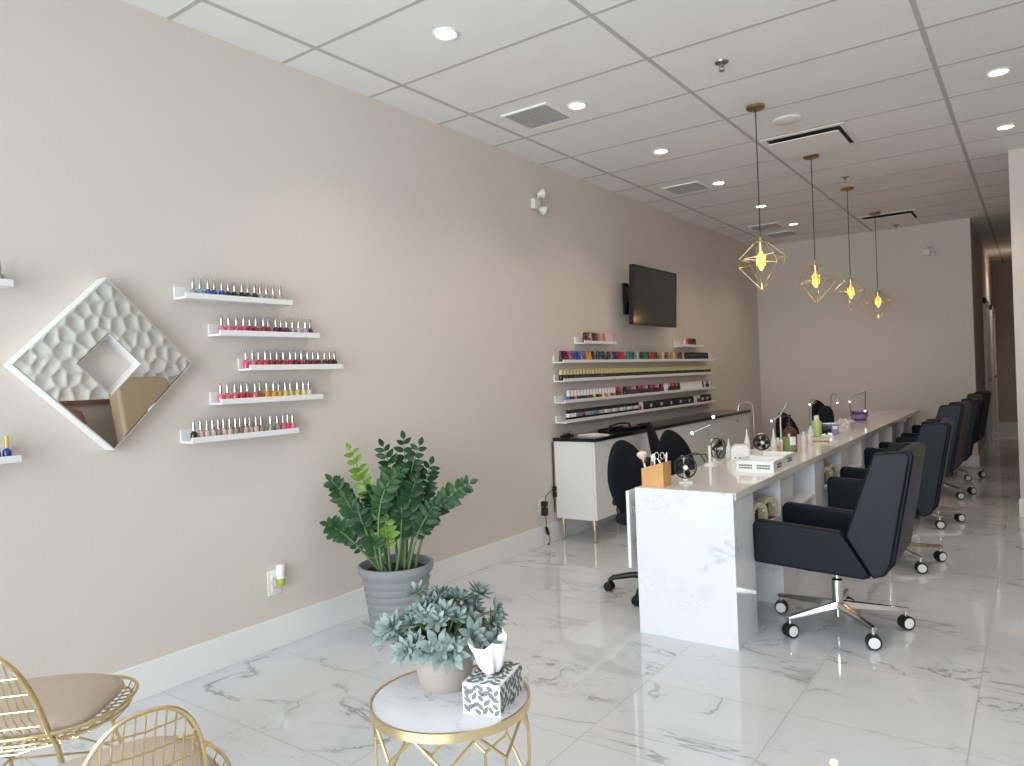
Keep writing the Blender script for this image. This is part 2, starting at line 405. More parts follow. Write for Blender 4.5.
def pendant(y, rot, lab):
    t = thing('pendant_lamp', lab, 'pendant light', (1.708, y, H), rot, 'geometric gold pendants')
    obj('canopy', MB().lathe([(0, 0), (.058, 0), (.058, -.014), (.05, -.02), (.008, -.022), (0, -.022)], 24), M['darkbrass'], t)
    obj('cord', MB().rod((0, 0, -.02), (0, 0, -.845), .0035, 8), M['blackp'], t)
    obj('socket', MB().lathe([(.004, -.835), (.008, -.84), (.008, -.858), (.045, -.872), (.047, -.878), (.018, -.876), (.018, -.925), (0, -.925)], 18), M['brass'], t)
    b = obj('bulb', MB().lathe([(.010, -.925), (.014, -.94), (.024, -.965), (.027, -.99), (.024, -1.015), (.014, -1.04), (.004, -1.052), (0, -1.053)], 16), M['bulb'], t)
    fl = MB()
    for k in range(5):
        a = 2 * pi * k / 5; fl.rod((.028 * cos(a), .028 * sin(a), -.955), (.0285 * cos(a + .5), .0285 * sin(a + .5), -1.02), .0022, 5)
    obj('filament', fl, M['filament'], b)
    cg = MB(); n = 5; up, lo = [], []
    for k in range(n):
        a = 2 * pi * k / n; up.append(V((.152 * cos(a), .152 * sin(a), -.965 - .02 * (k % 2)))); lo.append(V((.142 * cos(a + .18), .142 * sin(a + .18), -1.02 + .012 * (k % 2))))
    for k in range(n):
        a = 2 * pi * k / n; q = .0022
        cg.rod((.045 * cos(a), .045 * sin(a), -.874), up[k], q, 6).rod(up[k], lo[k], q, 6).rod(lo[k], (0, 0, -1.178), q, 6)
        cg.rod(up[k], lo[(k + 1) % n], q, 6).rod(up[k], up[(k + 1) % n], q, 6)
    obj('wire_cage', cg, M['gold'], t)
    l = bpy.data.lights.new('pendant_glow', 'POINT'); l.energy = .9; l.color = (1, .58, .22); l.shadow_soft_size = .028
    lo_ = bpy.data.objects.new('pendant_glow', l); C.objects.link(lo_); lo_.location = (1.708, y, H - 1.075)
for i, (y, r) in enumerate(((2.335, .5), (3.76, 1.25), (5.13, .75), (6.6, 1.6))):
    pendant(y, r, 'gold wire diamond pendant with amber bulb, ' + ('nearest of four and largest in view', 'second of four from the front', 'third of four from the front', 'last of four, nearest the back wall')[i])

# ------------------------------------------------------------------ wall fittings
def emergency(loc, rz, lab):
    t = thing('mounted_emergency_light', lab, 'emergency light', loc, rz, 'twin head emergency lights'); t.scale = (.85, .8, .8)   # local +X out of the wall
    obj('housing', MB().box(0, .05, -.055, .055, -.055, .045), M['emerg'], t, bevel=.012)
    for k, (y, z, d) in enumerate(((.055, .095, V((.6, .5, .25))), (.075, -.055, V((.6, .6, -.3))))):
        hd = obj('lamp_head', MB().lathe([(.0, -.04), (.02, -.04), (.028, -.02), (.043, .012), (.046, .026), (.040, .028), (0, .022)], 18, (.055, y, z), axis=d), M['emerg'], t)
        obj('lamp_lens', MB().lathe([(0, .0235), (.038, .029), (.0385, .031), (0, .033)], 18, (.055, y, z), axis=d), M['trim'], hd)
        obj('neck', MB().tube([(.03, y * .4, z * .5), (.04, y * .7, z * .8), (.05, y, z)], .009, 8), M['emerg'], t)
emergency((0, 2.30, 2.635), 0, 'cream twin-head emergency light high on the long left wall')
emergency((2.07, YB, 2.625), -pi / 2, 'pale twin-head emergency light high on the back wall')

def outlet(y, z, lab):
    t = thing('wall_outlet', lab, 'outlet', (0, y, z), 0)
    obj('cover_plate', MB().box(0, .006, -.038, .038, -.062, .062), M['plastic'], t, bevel=.003)
    for s in (-1, 1):
        r = obj('receptacle', MB().box(.005, .009, -.018, .018, s * .025 - .018, s * .025 + .018), M['trim'], t, bevel=.002)
        obj('slots', MB().box(.0088, .0096, -.008, -.006, s * .025 - .006, s * .025 + .006).box(.0088, .0096, .006, .008, s * .025 - .006, s * .025 + .006), M['dark'], r)
    return t
outlet(-.185, .325, 'white wall outlet low on left wall under the polish shelves')
t = thing('socket_air_freshener', 'white plug-in air freshener with yellow oil bulb in near wall outlet', 'air freshener', (.01, -.165, .345), 0)
obj('warmer_body', MB().lathe([(.0, .072), (.018, .070), (.022, .06), (.019, .02), (.021, .0), (.0, 0)], 16, (.022, 0, 0)).box(0, .02, -.012, .012, .0, .05), M['plastic'], t)
obj('oil_bottle', MB().lathe([(.012, .0), (.019, -.006), (.021, -.022), (.016, -.036), (0, -.038)], 16, (.022, 0, 0)), M['lime_oil'], t)
outlet(2.235, .30, 'white wall outlet beside white cabinet with two black plugs')
for k, (z, h, lab) in enumerate(((.325, .026, 'small black power plug in upper socket of outlet beside cabinet'), (.268, .036, 'larger black power adapter in lower socket of outlet beside cabinet'))):
    t = thing('power_plug', lab, 'plug', (.01, 2.235, z))
    obj('plug_body', MB().box(0, .045, -.019, .019, -h, h * .7), M['blackp'], t, bevel=.006)
    pts = [(.03, .0, h * .6), (.035, .01, .06), (.02, .08, .075), (.012, .14, .08), (.008, .17, .10)] if k == 0 else [(.03, 0, -h * .8), (.032, 0, -.075), (.03, .004, -.12)]
    obj('cable', MB().tube(pts, .003, 6), M['blackp'], t)
t = thing('cable_connector', 'black inline cable connector dangling against baseboard below outlet', 'cable', (.035, 2.24, .10))
obj('connector_body', MB().tube([(0, -.004, .042), (0, .01, .03), (0, .028, -.012), (0, .036, -.024)], [.008, .013, .013, .007], 10), M['blackp'], t)
obj('cable_tail', MB().tube(bez((0, .036, -.024), (.01, .05, -.07), (.005, .022, -.085)), .0028, 6).tube([(.005, .022, -.085), (.005, .017, -.097)], .006, 8), M['blackp'], t)
t = thing('wall_cable', 'thin dark cord running down wall edge of white cabinet with plug', 'cord', (.010, 2.412, .38))
obj('cord_line', MB().tube([(0, 0, .40), (0, .002, .2), (0, -.003, 0), (0, 0, -.15)], .004, 6), M['blackp'], t)
obj('cord_clip', MB().box(-.006, .02, -.014, .014, .015, .05).box(-.006, .02, -.014, .014, -.035, .003), M['blackp'], t, bevel=.003)

# diamond mirror: square ring turned on its corner
def mirror():
    t = thing('diamond_mirror', 'large diamond shaped mirror with square centre opening on left wall', 'mirror', (0, -.965, 1.42))
    R, r, D = .352, .122, .072
    def sq(a, x): return [V((x, 0, a)), V((x, a, 0)), V((x, 0, -a)), V((x, -a, 0))]
    f = MB(); A = [f.bm.verts.new(p) for p in sq(R, .0)]; B = [f.bm.verts.new(p) for p in sq(R, D)]; c_ = [f.bm.verts.new(p) for p in sq(r, D)]; d_ = [f.bm.verts.new(p) for p in sq(r, .0)]
    for P, Q in ((A, B), (B, c_), (c_, d_), (d_, A)):
        for k in range(4): f.face([P[k], P[(k + 1) % 4], Q[(k + 1) % 4], Q[k]])
    obj('frame_box', f, M['white'], t)
    g = MB(); R2, r2 = R - .004, r + .003
    rows = [sq(r2, D + .0012), sq(R2 - .014, D + .0045), sq(R2, D + .0012)]
    RR = [[g.bm.verts.new(p) for p in q] for q in (sq(r2, D + .0008), sq(r2 + .004, D + .0015), sq(R2 - .006, D + .0015), sq(R2, D + .0008))]
    for i in range(3):
        for k in range(4): g.face([RR[i][k], RR[i][(k + 1) % 4], RR[i + 1][(k + 1) % 4], RR[i + 1][k]])
    obj('mirror_glass', g, M['mirror'], t, ang=1)
mirror()

# television on a swing mount
t = thing('wall_television', 'black flat television on wall mount above the long shelves', 'television', (0, 4.08, 2.01))
tv = Matrix.Translation((.17, 0, 0)) @ Matrix.Rotation(radians(2.5), 4, 'Y')
obj('casing', MB().box(-.03, .012, -.485, .485, -.272, .272, 0, tv).box(-.06, -.03, -.30, .30, -.2, .12, 0, tv), M['blackp'], t, bevel=.004)
fr = MB()
for a in ((-.485, .485, .258, .272), (-.485, .485, -.272, -.254), (-.485, -.472, -.272, .272), (.472, .485, -.272, .272)): fr.box(.010, .017, *a, 0, tv)
obj('bezel', fr, M['blackg'], t)
obj('screen', MB().box(.011, .0135, -.475, .475, -.258, .262, 0, tv), M['screen'], t)
mt = MB().box(0, .02, -.34, -.24, -.16, .13).box(0, .02, .1, .2, -.16, .13).box(.0, .015, -.34, .2, -.03, .02)
mt.box(.012, .10, -.335, -.30, -.05, .09).box(.012, .10, .13, .165, -.05, .09)
mt.tube([(.02, -.33, .06), (.05, -.36, -.02), (.03, -.33, -.11)], .006, 6)
obj('wall_bracket', mt, M['blackp'], t)

# ------------------------------------------------------------------ picture-ledge shelves
def ledge(y0, y1, z, lab, group, d=.10, hb=.06, hl=.026):
    t = thing('ledge_shelf', lab, 'shelf', (0, (y0 + y1) / 2, z), 0, group); a = (y1 - y0) / 2
    obj('tray', MB().box(.0102, d - .0102, -a + .0005, a - .0005, .0005, .010), M['white'], t)
    obj('back_rail', MB().box(0, .010, -a, a, .0, hb), M['white'], t, bevel=.0015)
    obj('front_lip', MB().box(d - .010, d, -a, a, 0, hl), M['white'], t, bevel=.0015)
    return z + .010
LEFT = [(-.642, -.072, 1.706), (-.483, .089, 1.545), (-.334, .236, 1.383), (-.491, .092, 1.228), (-.642, -.069, 1.064)]
NAMES5 = ['top', 'second', 'middle', 'fourth', 'bottom']
for (a, b, z), n in zip(LEFT, NAMES5): ledge(a, b, z, 'short white ledge shelf of silver-capped polishes, %s of the staggered five' % n, 'staggered polish shelves')
ledge(-1.876, -1.306, 1.704, 'short white ledge shelf left of the diamond mirror, upper one cut by the frame', 'staggered polish shelves')
ledge(-1.876, -1.306, 1.062, 'short white ledge shelf left of the diamond mirror, lower one cut by the frame', 'staggered polish shelves')
RIGHT = [1.398, 1.248, 1.078, .920]
RN = ['top', 'second', 'third', 'bottom']
for z, n in zip(RIGHT, RN): ledge(2.488, 5.815, z, 'long white ledge shelf packed with bottles, %s of the four long ones' % n, 'long polish shelves')
ledge(2.834, 3.40, 1.556, 'short white ledge shelf left of and below the television', 'long polish shelves')
ledge(4.893, 5.495, 1.552, 'short white ledge shelf right of and below the television', 'long polish shelves')

# bottles: root mesh = body, child = cap (mesh data shared between copies of a colour)
PC = {}
def glossy(name, col):
    k = ('p', name)
    if k not in PC: PC[k] = mat('polish_' + name.replace(' ', '_'), col, .18, coat=.4)
    return PC[k]
COL = {'silver grey': (.30, .30, .31), 'pale blue': (.20, .32, .46), 'bright blue': (.02, .10, .38), 'royal blue': (.02, .05, .30), 'navy': (.012, .018, .05), 'black': (.008, .008, .009),
       'charcoal': (.025, .025, .028), 'pale grey': (.42, .41, .40), 'pink': (.62, .16, .24), 'hot pink': (.60, .05, .16), 'berry': (.30, .02, .08), 'deep red': (.30, .012, .03), 'wine': (.13, .008, .02),
       'plum': (.10, .02, .06), 'lilac': (.36, .28, .42), 'red': (.50, .02, .03), 'coral': (.60, .11, .10), 'maroon': (.07, .008, .014), 'brown orange': (.30, .10, .03), 'orange': (.68, .27, .02), 'gold': (.62, .46, .10),
       'pale yellow': (.70, .62, .26), 'cream': (.72, .64, .50), 'nude': (.52, .38, .33), 'pale pink': (.66, .46, .45), 'taupe': (.30, .23, .20), 'white': (.80, .79, .76), 'teal': (.02, .17, .20), 'dark teal': (.012, .05, .065), 'cyan': (.04, .32, .42),
       'green': (.01, .16, .06), 'dark green': (.01, .05, .025), 'olive': (.26, .26, .06), 'brown': (.12, .06, .035), 'grey blue': (.14, .18, .28), 'purple': (.14, .06, .26), 'magenta': (.42, .03, .20), 'yellow': (.66, .56, .12), 'clear': (.55, .54, .52)}
CAPM = {'silver': M['silver'], 'yellow': mat('cap_yellow', (.66, .58, .27), .4), 'black': M['blackp'], 'white': mat('cap_white', (.78, .76, .73), .4)}
for k in list(COL): CAPM.setdefault(k, glossy(k, COL[k]))
BM = {}
def bottle_meshes(shape, body, cap):
    k = (shape, body, cap)
    if k in BM: return BM[k]
    if shape == 'lacquer':      # squat round bottle, tall tapered cap
        b = MB().lathe([(.012, 0), (.0148, .002), (.0152, .016), (.0145, .032), (.010, .039), (.0065, .042), (.0065, .045), (0, .045)], 12)
        c = MB().lathe([(.0080, .043), (.0083, .045), (.0075, .069), (.0060, .087), (.0045, .090), (0, .0905)], 10)
    elif shape == 'gel':        # opaque round bottle with colour body and short cap
        b = MB().lathe([(.016, 0), (.0185, .003), (.0185, .048), (.015, .054), (.010, .056), (0, .056)], 10)
        c = MB().lathe([(.0135, .054), (.0145, .056), (.0135, .084), (.011, .088), (0, .088)], 10)
    elif shape == 'mid':
        b = MB().lathe([(.016, 0), (.0185, .003), (.0185, .040), (.014, .047), (0, .047)], 10)
        c = MB().lathe([(.0138, .045), (.0150, .047), (.0138, .084), (.011, .088), (0, .088)], 10)
    elif shape == 'tall':       # bottle whose cap is most of its height
        b = MB().lathe([(.016, 0), (.019, .003), (.019, .032), (.015, .040), (0, .040)], 10)
        c = MB().lathe([(.015, .038), (.0165, .041), (.0150, .084), (.012, .088), (0, .088)], 10)
    else:                       # 'label': dark bottle with white band and black cap
        b = MB().lathe([(.017, 0), (.019, .002), (.019, .030), (.0194, .0305), (.0194, .060), (.019, .0605), (.015, .066), (0, .066)], 12, mi=[0, 0, 1, 1, 1, 0, 0])
        c = MB().lathe([(.014, .064), (.016, .066), (.015, .084), (.012, .088), (0, .088)], 10)
    bm_ = [glossy('black', COL['black']), glossy(body, COL[body])] if shape == 'label' else [glossy(body, COL[body])]
    BM[k] = (b.mesh('bottle_body', bm_), c.mesh('bottle_cap', CAPM[cap])); return BM[k]
def bottle(shape, body, cap, loc, label, cat, group, name='nail_polish_bottle'):
    b, c = bottle_meshes(shape, body, cap)
    o = link(name, b, None, loc); tag(o, label, cat, group); link('cap', c, o); return o
seqL = [
    ['silver grey', 'pale blue', 'bright blue', 'royal blue', 'royal blue', 'navy', 'black', 'black', 'charcoal', 'charcoal', 'pale grey', 'silver grey', 'silver grey', 'pale grey'],
    ['pink', 'pink', 'hot pink', 'hot pink', 'berry', 'deep red', 'deep red', 'berry', 'wine', 'plum', 'plum', 'lilac', 'pale grey', 'lilac', 'plum'],
    ['hot pink', 'pink', 'hot pink', 'red', 'berry', 'deep red', 'deep red', 'deep red', 'wine', 'berry', 'wine', 'wine', 'wine', 'maroon', 'maroon', 'black'],
    ['pink', 'coral', 'coral', 'red', 'red', 'coral', 'brown orange', 'orange', 'orange', 'gold', 'gold', 'pale yellow', 'gold', 'pale yellow', 'cream'],
    ['black'] + ['pale pink', 'nude', 'clear', 'taupe', 'pale pink', 'nude', 'taupe', 'taupe', 'nude', 'pale pink', 'nude', 'taupe', 'taupe', 'taupe'] + ['pink', 'hot pink', 'pink']]
rngL = [(-.577, -.117), (-.441, .068), (-.324, .222), (-.465, .038), (-.61, -.073)]
for i, (sq_, (a, b)) in enumerate(zip(seqL, rngL)):
    n = len(sq_)
    ys = [a + (b - a) * k / (n - 1) for k in range(n)]
    if i == 4: ys = [-.608] + [-.57 + .0285 * k + (.022 if k > 11 else 0) + (.012 if k > 12 else 0) for k in range(14)][:14] + [-.125, -.098, -.072]
    for k, (c, y) in enumerate(zip(sq_, ys)):
        bottle('lacquer', c, 'silver', (.052 + random.uniform(-.008, .008), y, LEFT[i][2] + .010), '%s nail polish with silver cap, %s from left on the %s staggered shelf' % (c, nth(k), NAMES5[i]), 'nail polish', 'silver-capped polishes on the %s staggered shelf' % NAMES5[i])
for k, (y, z, c) in enumerate(((-1.335, 1.704, 'silver grey'), (-1.335, 1.062, 'royal blue'), (-1.37, 1.062, 'purple'))):
    bottle('lacquer', c, 'silver' if k == 0 else 'gold', (.052, y, z + .010), '%s nail polish at the end of the %s shelf left of the mirror' % (c, 'upper' if k == 0 else 'lower'), 'nail polish', 'polishes left of the mirror')
# long shelves
top = 'maroon,black,deep red,hot pink,bright blue,royal blue,royal blue,grey blue,purple,orange,orange,black,-,dark teal,dark teal,navy,-,maroon,grey blue,navy,wine,deep red,red,red,-,teal,teal,dark teal,cyan,yellow,-,charcoal,green,green,dark green,-,red,deep red,maroon,-,olive,yellow,-,brown,taupe,-,olive,gold,coral,-,brown,maroon,pale pink,-'.split(',')
def row(name_i, items, y0, y1, cat='gel polish'):
    n = len(items); c_ = 0
    for k, it in enumerate(items):
        if it is None: continue
        shape, body, cap, desc, x = it
        y = y0 + (y1 - y0) * k / (n - 1)
        bottle(shape, body, cap, (x, y, RIGHT[name_i] + .010), '%s bottle, %s from left on the %s long shelf' % (desc, nth(c_), RN[name_i]), cat, 'bottles on the %s long shelf' % RN[name_i], 'gel_polish_bottle'); c_ += 1
R1 = [None if c == '-' else ('gel', c, 'black' if c in ('black', 'charcoal') else c, c + ' gel polish', .05 + (.012 if k < 2 else 0)) for k, c in enumerate(top)]
R1 += [('label', 'charcoal' if k % 3 else 'dark teal', 'black', 'dark banded gel polish', .05) for k in range(14)] + [('gel', 'white', 'white', 'white gel polish', .05)]
row(0, R1, 2.515, 5.75)
row(1, [('mid', 'charcoal' if k % 3 else 'black', 'yellow', 'yellow-capped dark gel polish', .05) for k in range(64)], 2.52, 5.76)
dots = ['bright blue', 'navy', 'coral', 'dark teal', 'black', 'navy', 'brown', 'black', 'gold', 'black', 'brown', 'pale yellow', 'coral', 'pale pink']
R3 = [('tall', d, 'white', 'white-capped %s gel polish' % d, .05) for d in dots]
R3 += [('tall', 'green', 'white', 'white-capped green gel polish', .05), ('tall', 'olive', 'white', 'white-capped olive gel polish', .05), ('gel', 'black', 'red', 'red-capped black gel polish', .05), ('gel', 'deep red', 'red', 'all red gel polish', .05), None,
       ('gel', 'black', 'black', 'all black gel polish', .05), ('gel', 'black', 'green', 'green-capped black gel polish', .05)]
R3 += [('gel', 'black' if k % 3 else 'wine', ['magenta', 'pink', 'pale grey', 'black', 'hot pink'][k % 5], '%s-capped dark gel polish' % ['magenta', 'pink', 'grey', 'black', 'hot pink'][k % 5], .05) for k in range(15)]
R3 += [('tall', 'white', 'white', 'all white gel polish', .05), ('tall', 'pale grey', 'white', 'white-capped grey gel polish', .05)]
R3 += [('gel', 'black', ['pale grey', 'red', 'coral', 'red', 'olive', 'black'][k], '%s-capped black gel polish' % ['grey', 'red', 'coral', 'red', 'olive', 'black'][k], .05) for k in range(6)]
R3 += [('tall', 'white', 'white', 'all white gel polish', .05) for k in range(12)] + [('gel', 'brown', 'black', 'black-capped brown gel polish', .05), ('tall', 'clear', 'white', 'white-capped clear gel polish', .05), None, ('gel', 'maroon', 'taupe', 'taupe-capped maroon gel polish', .05), ('tall', 'clear', 'white', 'white-capped clear gel polish', .05)]
row(2, R3, 2.62, 5.74)
lab = ['white', 'white', 'white', 'grey blue', 'grey blue', 'berry', 'silver grey', 'pale blue', 'pale blue', 'grey blue', 'grey blue', 'pale grey'] + ['pale grey', 'white', 'clear'] * 5
R4 = [('label', c, 'black', '%s banded black-capped gel polish' % c, .05) for c in lab]
R4 += [('gel', 'red', 'white', 'white-capped red gel polish', .05), ('tall', 'pale pink', 'white', 'white-capped pink gel polish', .05)]
R4 += [('label', ['black', 'charcoal', 'black', 'pale grey', 'charcoal'][k % 5], 'black', ['black', 'charcoal', 'black', 'grey', 'charcoal'][k % 5] + ' banded black-capped gel polish', .05) for k in range(26)]
R4 += [('tall', 'clear', 'white', 'white-capped clear gel polish', .05), ('tall', 'clear', 'white', 'white-capped clear gel polish', .05), None, ('gel', 'brown', 'white', 'white-capped brown gel polish', .05)] + [('label', ['brown', 'clear', 'maroon'][k % 3], 'black', ['brown', 'clear', 'maroon'][k % 3] + ' banded black-capped gel polish', .05) for k in range(7)]
row(3, R4, 2.60, 5.74)
for k, c in enumerate(['maroon', 'brown', 'taupe', 'maroon', 'brown', 'taupe', 'nude', 'coral', 'pale pink', 'pale pink', 'pale pink']):
    bottle('gel', c, c, (.05, 2.92 + .047 * k, 1.566), '%s gel polish bottle, %s from left on short shelf left of television' % (c, nth(k)), 'gel polish', 'bottles on the short shelf left of the television', 'gel_polish_bottle')
for k, c in enumerate(['pale pink', 'pink', 'red', 'deep red', 'maroon', 'dark green', 'black']):
    bottle('gel', c, c, (.05, 5.06 + .048 * k, 1.562), '%s gel polish bottle, %s from left on short shelf right of television' % (c, nth(k)), 'gel polish', 'bottles on the short shelf right of the television', 'gel_polish_bottle')

# ------------------------------------------------------------------ storage cabinet along the left wall
t = thing('storage_cabinet', 'long white storage cabinet with black counter and brass legs along wall', 'cabinet', (0, 0, 0))
CY0, CY1, CD = 2.425, 6.12, .38
obj('carcass', MB().box(.018, CD - .02, CY0, CY1, .18, .785), M['white'], t, bevel=.003)
obj('counter', MB().box(.0165, CD + .012, CY0 - .015, CY1 + .01, .785, .812), M['blackg'], t, bevel=.003)
nd = 4; w = (CY1 - CY0) / nd
for k in range(nd):
    a = CY0 + w * k; d = obj('door', MB().box(CD - .02, CD, a + .004, a + w - .004, .184, .780), M['white'], t, bevel=.002)
    hy = a + w * .5
    for s in (-.022, .022): obj('handle', MB().tube([(CD + .012, hy + s + .016 * cos(q * pi / 8), .715 + .02 * sin(q * pi / 8)) for q in range(16)], .0028, 6, closed=True).rod((CD - .001, hy + s, .735), (CD + .014, hy + s, .735), .005, 8), M['chrome'], d)
for k in range(5):
    y = CY0 + .05 + (CY1 - CY0 - .1) * k / 4
    for x in (.05, CD - .05):
        obj('leg', MB().lathe([(.007, 0), (.008, .003), (.010, .115), (.011, .135), (.019, .138), (.020, .182), (0, .182)], 14, (x, y, 0)), M['brass'], t)
# on the counter
t = thing('glass_dish', 'small black stand with clear glass dish on near end of black counter', 'dish', (.06, 2.56, .812))
obj('stand', MB().box(-.035, .035, -.05, .05, 0, .012).box(-.02, .02, -.03, .03, .012, .022), M['blackp'], t, bevel=.003)
obj('glass_bowl', MB().lathe([(.012, .022), (.02, .026), (.03, .045), (.028, .045), (.018, .028), (0, .026)], 16), M['clear'], t)
pp = MB(); r = random.Random(4)
for k in range(5): pp.box(-.075, .075, -.105, .105, .003 * k, .003 * k + .0025, 0, Matrix.Rotation(r.uniform(-.12, .12), 4, 'Z') @ Matrix.Translation((r.uniform(-.01, .01), r.uniform(-.02, .02), 0)))
tag(obj('paper_stack', pp, M['paper'], None, (.27, 2.62, .8125), rot=(0, 0, 1.2)), 'loose stack of white papers on near corner of black counter', 'papers')
t = thing('equipment_tray', 'long black tray with handle lying on counter beyond the white papers', 'tray', (.24, 3.12, .812))
obj('tray_body', MB().box(-.09, .09, -.22, .22, 0, .012).box(-.09, -.08, -.22, .22, .012, .03).box(.08, .09, -.22, .22, .012, .03), M['blackp'], t, bevel=.003)
obj('tray_handle', MB().tube([(0, -.2, .012), (0, -.18, .05), (0, 0, .065), (0, .18, .05), (0, .2, .012)], .008, 8), M['blackp'], t)
t = thing('tool_pouch', 'small dark pouch with steel clasp on counter beyond the black tray', 'pouch', (.26, 3.55, .812))
obj('pouch', MB().ball((0, 0, .018), (.05, .09, .018), 16, 8), M['fabric'], t); obj('clasp', MB().box(-.012, .012, -.02, .02, .033, .040), M['chrome'], t, bevel=.002)

# ------------------------------------------------------------------ manicure table
TX0, TX1, TY0, TY1 = 1.475, 1.972, .88, 7.45
t = TABLE = thing('manicure_table', 'long white marble manicure table running toward the back wall', 'table', (1.72, 0, 0))
X = lambda x: x - 1.72
obj('tabletop', MB().box(X(TX0), X(TX1) + .006, TY0 + .022, TY1, TT - .036, TT), M['topstone'], t, bevel=.002)
obj('end_panel', MB().box(X(TX0), X(TX1), TY0, TY0 + .022, 0, TT), M['marble'], t, bevel=.002)
obj('end_pedestal', MB().box(X(TX0) + .002, X(TX1) - .002, TY0 + .022, 1.175, 0, TT - .036), M['marble'], t, bevel=.002)
PED = [1.645 + .758 * k for k in range(8)]
for k, y in enumerate(PED):
    obj('pedestal', MB().box(X(TX0) + .03, X(TX1) - .004, y, min(y + .255, TY1), 0, TT - .036), M['marble'], t, bevel=.002)
ys = [1.175] + [y + .255 for y in PED]
obj('back_panel', MB().box(X(TX0) + .22, X(TX0) + .235, 1.176, PED[-1] + .01, .0, TT - .037), M['white'], t)
for k in range(len(PED)):
    obj('shelf', MB().box(X(TX0) + .235, X(TX1) - .006, ys[k] + .001, PED[k] - .001, .475, .49), M['white'], t)
# drawers on the technician side, nearest one pulled a little out
for k, (y0, y1, o_) in enumerate(((.905, 1.21, .045), (2.68, 3.1, .02), (3.75, 4.15, .02))):
    d = obj('drawer', MB().box(X(TX0) - o_ - .018, X(TX0) - o_, y0, y1, .31, .70), M['white'], t, bevel=.002)
    obj('runner', MB().box(X(TX0) - o_, X(TX0) - .001, y0 + .03, y1 - .03, .40, .44).box(X(TX0) - o_, X(TX0) - .001, y0 + .03, y1 - .03, .58, .62), M['greymetal'], d)

# cream arched nail lamps in the cubbies
def nail_lamp(x, y, lab, rz=0):
    t = thing('nail_lamp', lab, 'nail lamp', (x, y, .49), rz, 'arched nail lamps in the cubbies')
    w, h, dp = .060, .118, .06
    out = [(-w, 0)] + [(w * cos(a), h - w + w * sin(a)) for a in [pi - pi * k / 12 for k in range(13)]] + [(w, 0)]
    wi = w - .014; inn = [(wi, 0)] + [(wi * cos(a), h - w + wi * sin(a)) for a in [pi * k / 12 for k in range(13)]] + [(-wi, 0)]
    obj('housing', MB().prism(out + inn, lambda u, v: V((-dp / 2, u, v)), lambda u, v: V((dp / 2, u, v))), M['cream'], t)
    obj('inner_wall', MB().prism([(u * 1.02, v) for u, v in inn], lambda u, v: V((-dp / 2 + .002, u, v)), lambda u, v: V((-dp / 2 + .01, u, v))), M['dark'], t)
    ld = MB()
    for k in range(5):
        a = pi * (k + .5) / 5; ld.ball((-.01 + .03, (wi - .006) * cos(a), h - w + (wi - .006) * sin(a)), .007, 8, 6)
    obj('lamp_cells', ld, M['trim'], t)
    obj('base_plate', MB().box(-dp / 2, dp / 2 - .008, -w, w, -.0, .006), M['dark'], t)
for k, (y, l) in enumerate(((1.345, 'cream arched nail lamp in first cubby, nearer one'), (1.52, 'cream arched nail lamp in first cubby, farther one'), (2.84, 'cream arched nail lamp in third cubby, nearer one'), (3.02, 'cream arched nail lamp in third cubby, farther one'), (4.40, 'cream arched nail lamp in fifth cubby behind chair arms'), (5.85, 'cream arched nail lamp in seventh cubby near table end'))):
    nail_lamp(1.925, y, l, -.35)

# ------------------------------------------------------------------ things on the manicure table
t = thing('brush_box', 'slanted light wood tool box on near corner of marble table', 'tool box', (1.542, .998, TT), .03)
bx = MB(); w_, d_ = .058, .052
def wall_(xa, xb, ya, yb): bx.hexa([(xa, ya, 0), (xb, ya, 0), (xb, yb, 0), (xa, yb, 0)] + [(x, y, .088 + (x + w_) / (2 * w_) * .032) for x, y in ((xa, ya), (xb, ya), (xb, yb), (xa, yb))])
wall_(-w_, w_, -d_, -d_ + .006); wall_(-w_, w_, d_ - .006, d_); wall_(-w_, -w_ + .006, -d_ + .006, d_ - .006); wall_(w_ - .006, w_, -d_ + .006, d_ - .006); bx.box(-w_ + .006, w_ - .006, -d_ + .006, d_ - .006, 0, .006)
obj('box_walls', bx, M['wood'], t)
def brush(x, y, dx, dy, L, lab, head=.028, hm='rosewood'):
    t = thing('powder_brush', lab, 'brush', (x, y, TT + .008)); d = V((dx, dy, 1)).normalized()
    obj('handle', MB().cone((0, 0, 0), d * L * .62, .0035, .006, 10), M['trim'], t)
    obj('ferrule', MB().cone(d * L * .62, d * L * .76, .006, .010, 12), M['copper'], t)
    obj('bristles', MB().lathe([(.010, L * .76), (head * .8, L * .84), (head, L * .92), (head * .75, L * .99), (0, L * 1.02)], 16, axis=d), M[hm], t)
brush(1.505, .985, -.22, 0, .165, 'fluffy pale pink powder brush leaning left in wooden tool box')
brush(1.528, 1.0, -.05, .05, .145, 'slim pale brush upright in middle of wooden tool box', .011, 'paper')
for k, (x, y, dx, L, m_, lab) in enumerate(((1.540, .98, .02, .135, 'silver', 'slim silver nail file standing in wooden tool box'), (1.585, 1.0, .10, .14, 'rosewood', 'pink handled tool at right end of wooden tool box'))):
    t = thing('nail_tool', lab, 'nail tool', (x, y, TT + .008)); d = V((dx, 0, 1)).normalized()
    obj('tool_blade', MB().tube([(0, 0, 0), d * L], .0055, 8), M[m_], t); obj('tool_tip', MB().cone(d * L, d * (L + .018), .0055, .002, 8), M['chrome'], t)
t = thing('scissors', 'steel scissors with loop handles up in wooden tool box', 'scissors', (1.562, 1.0, TT + .008))
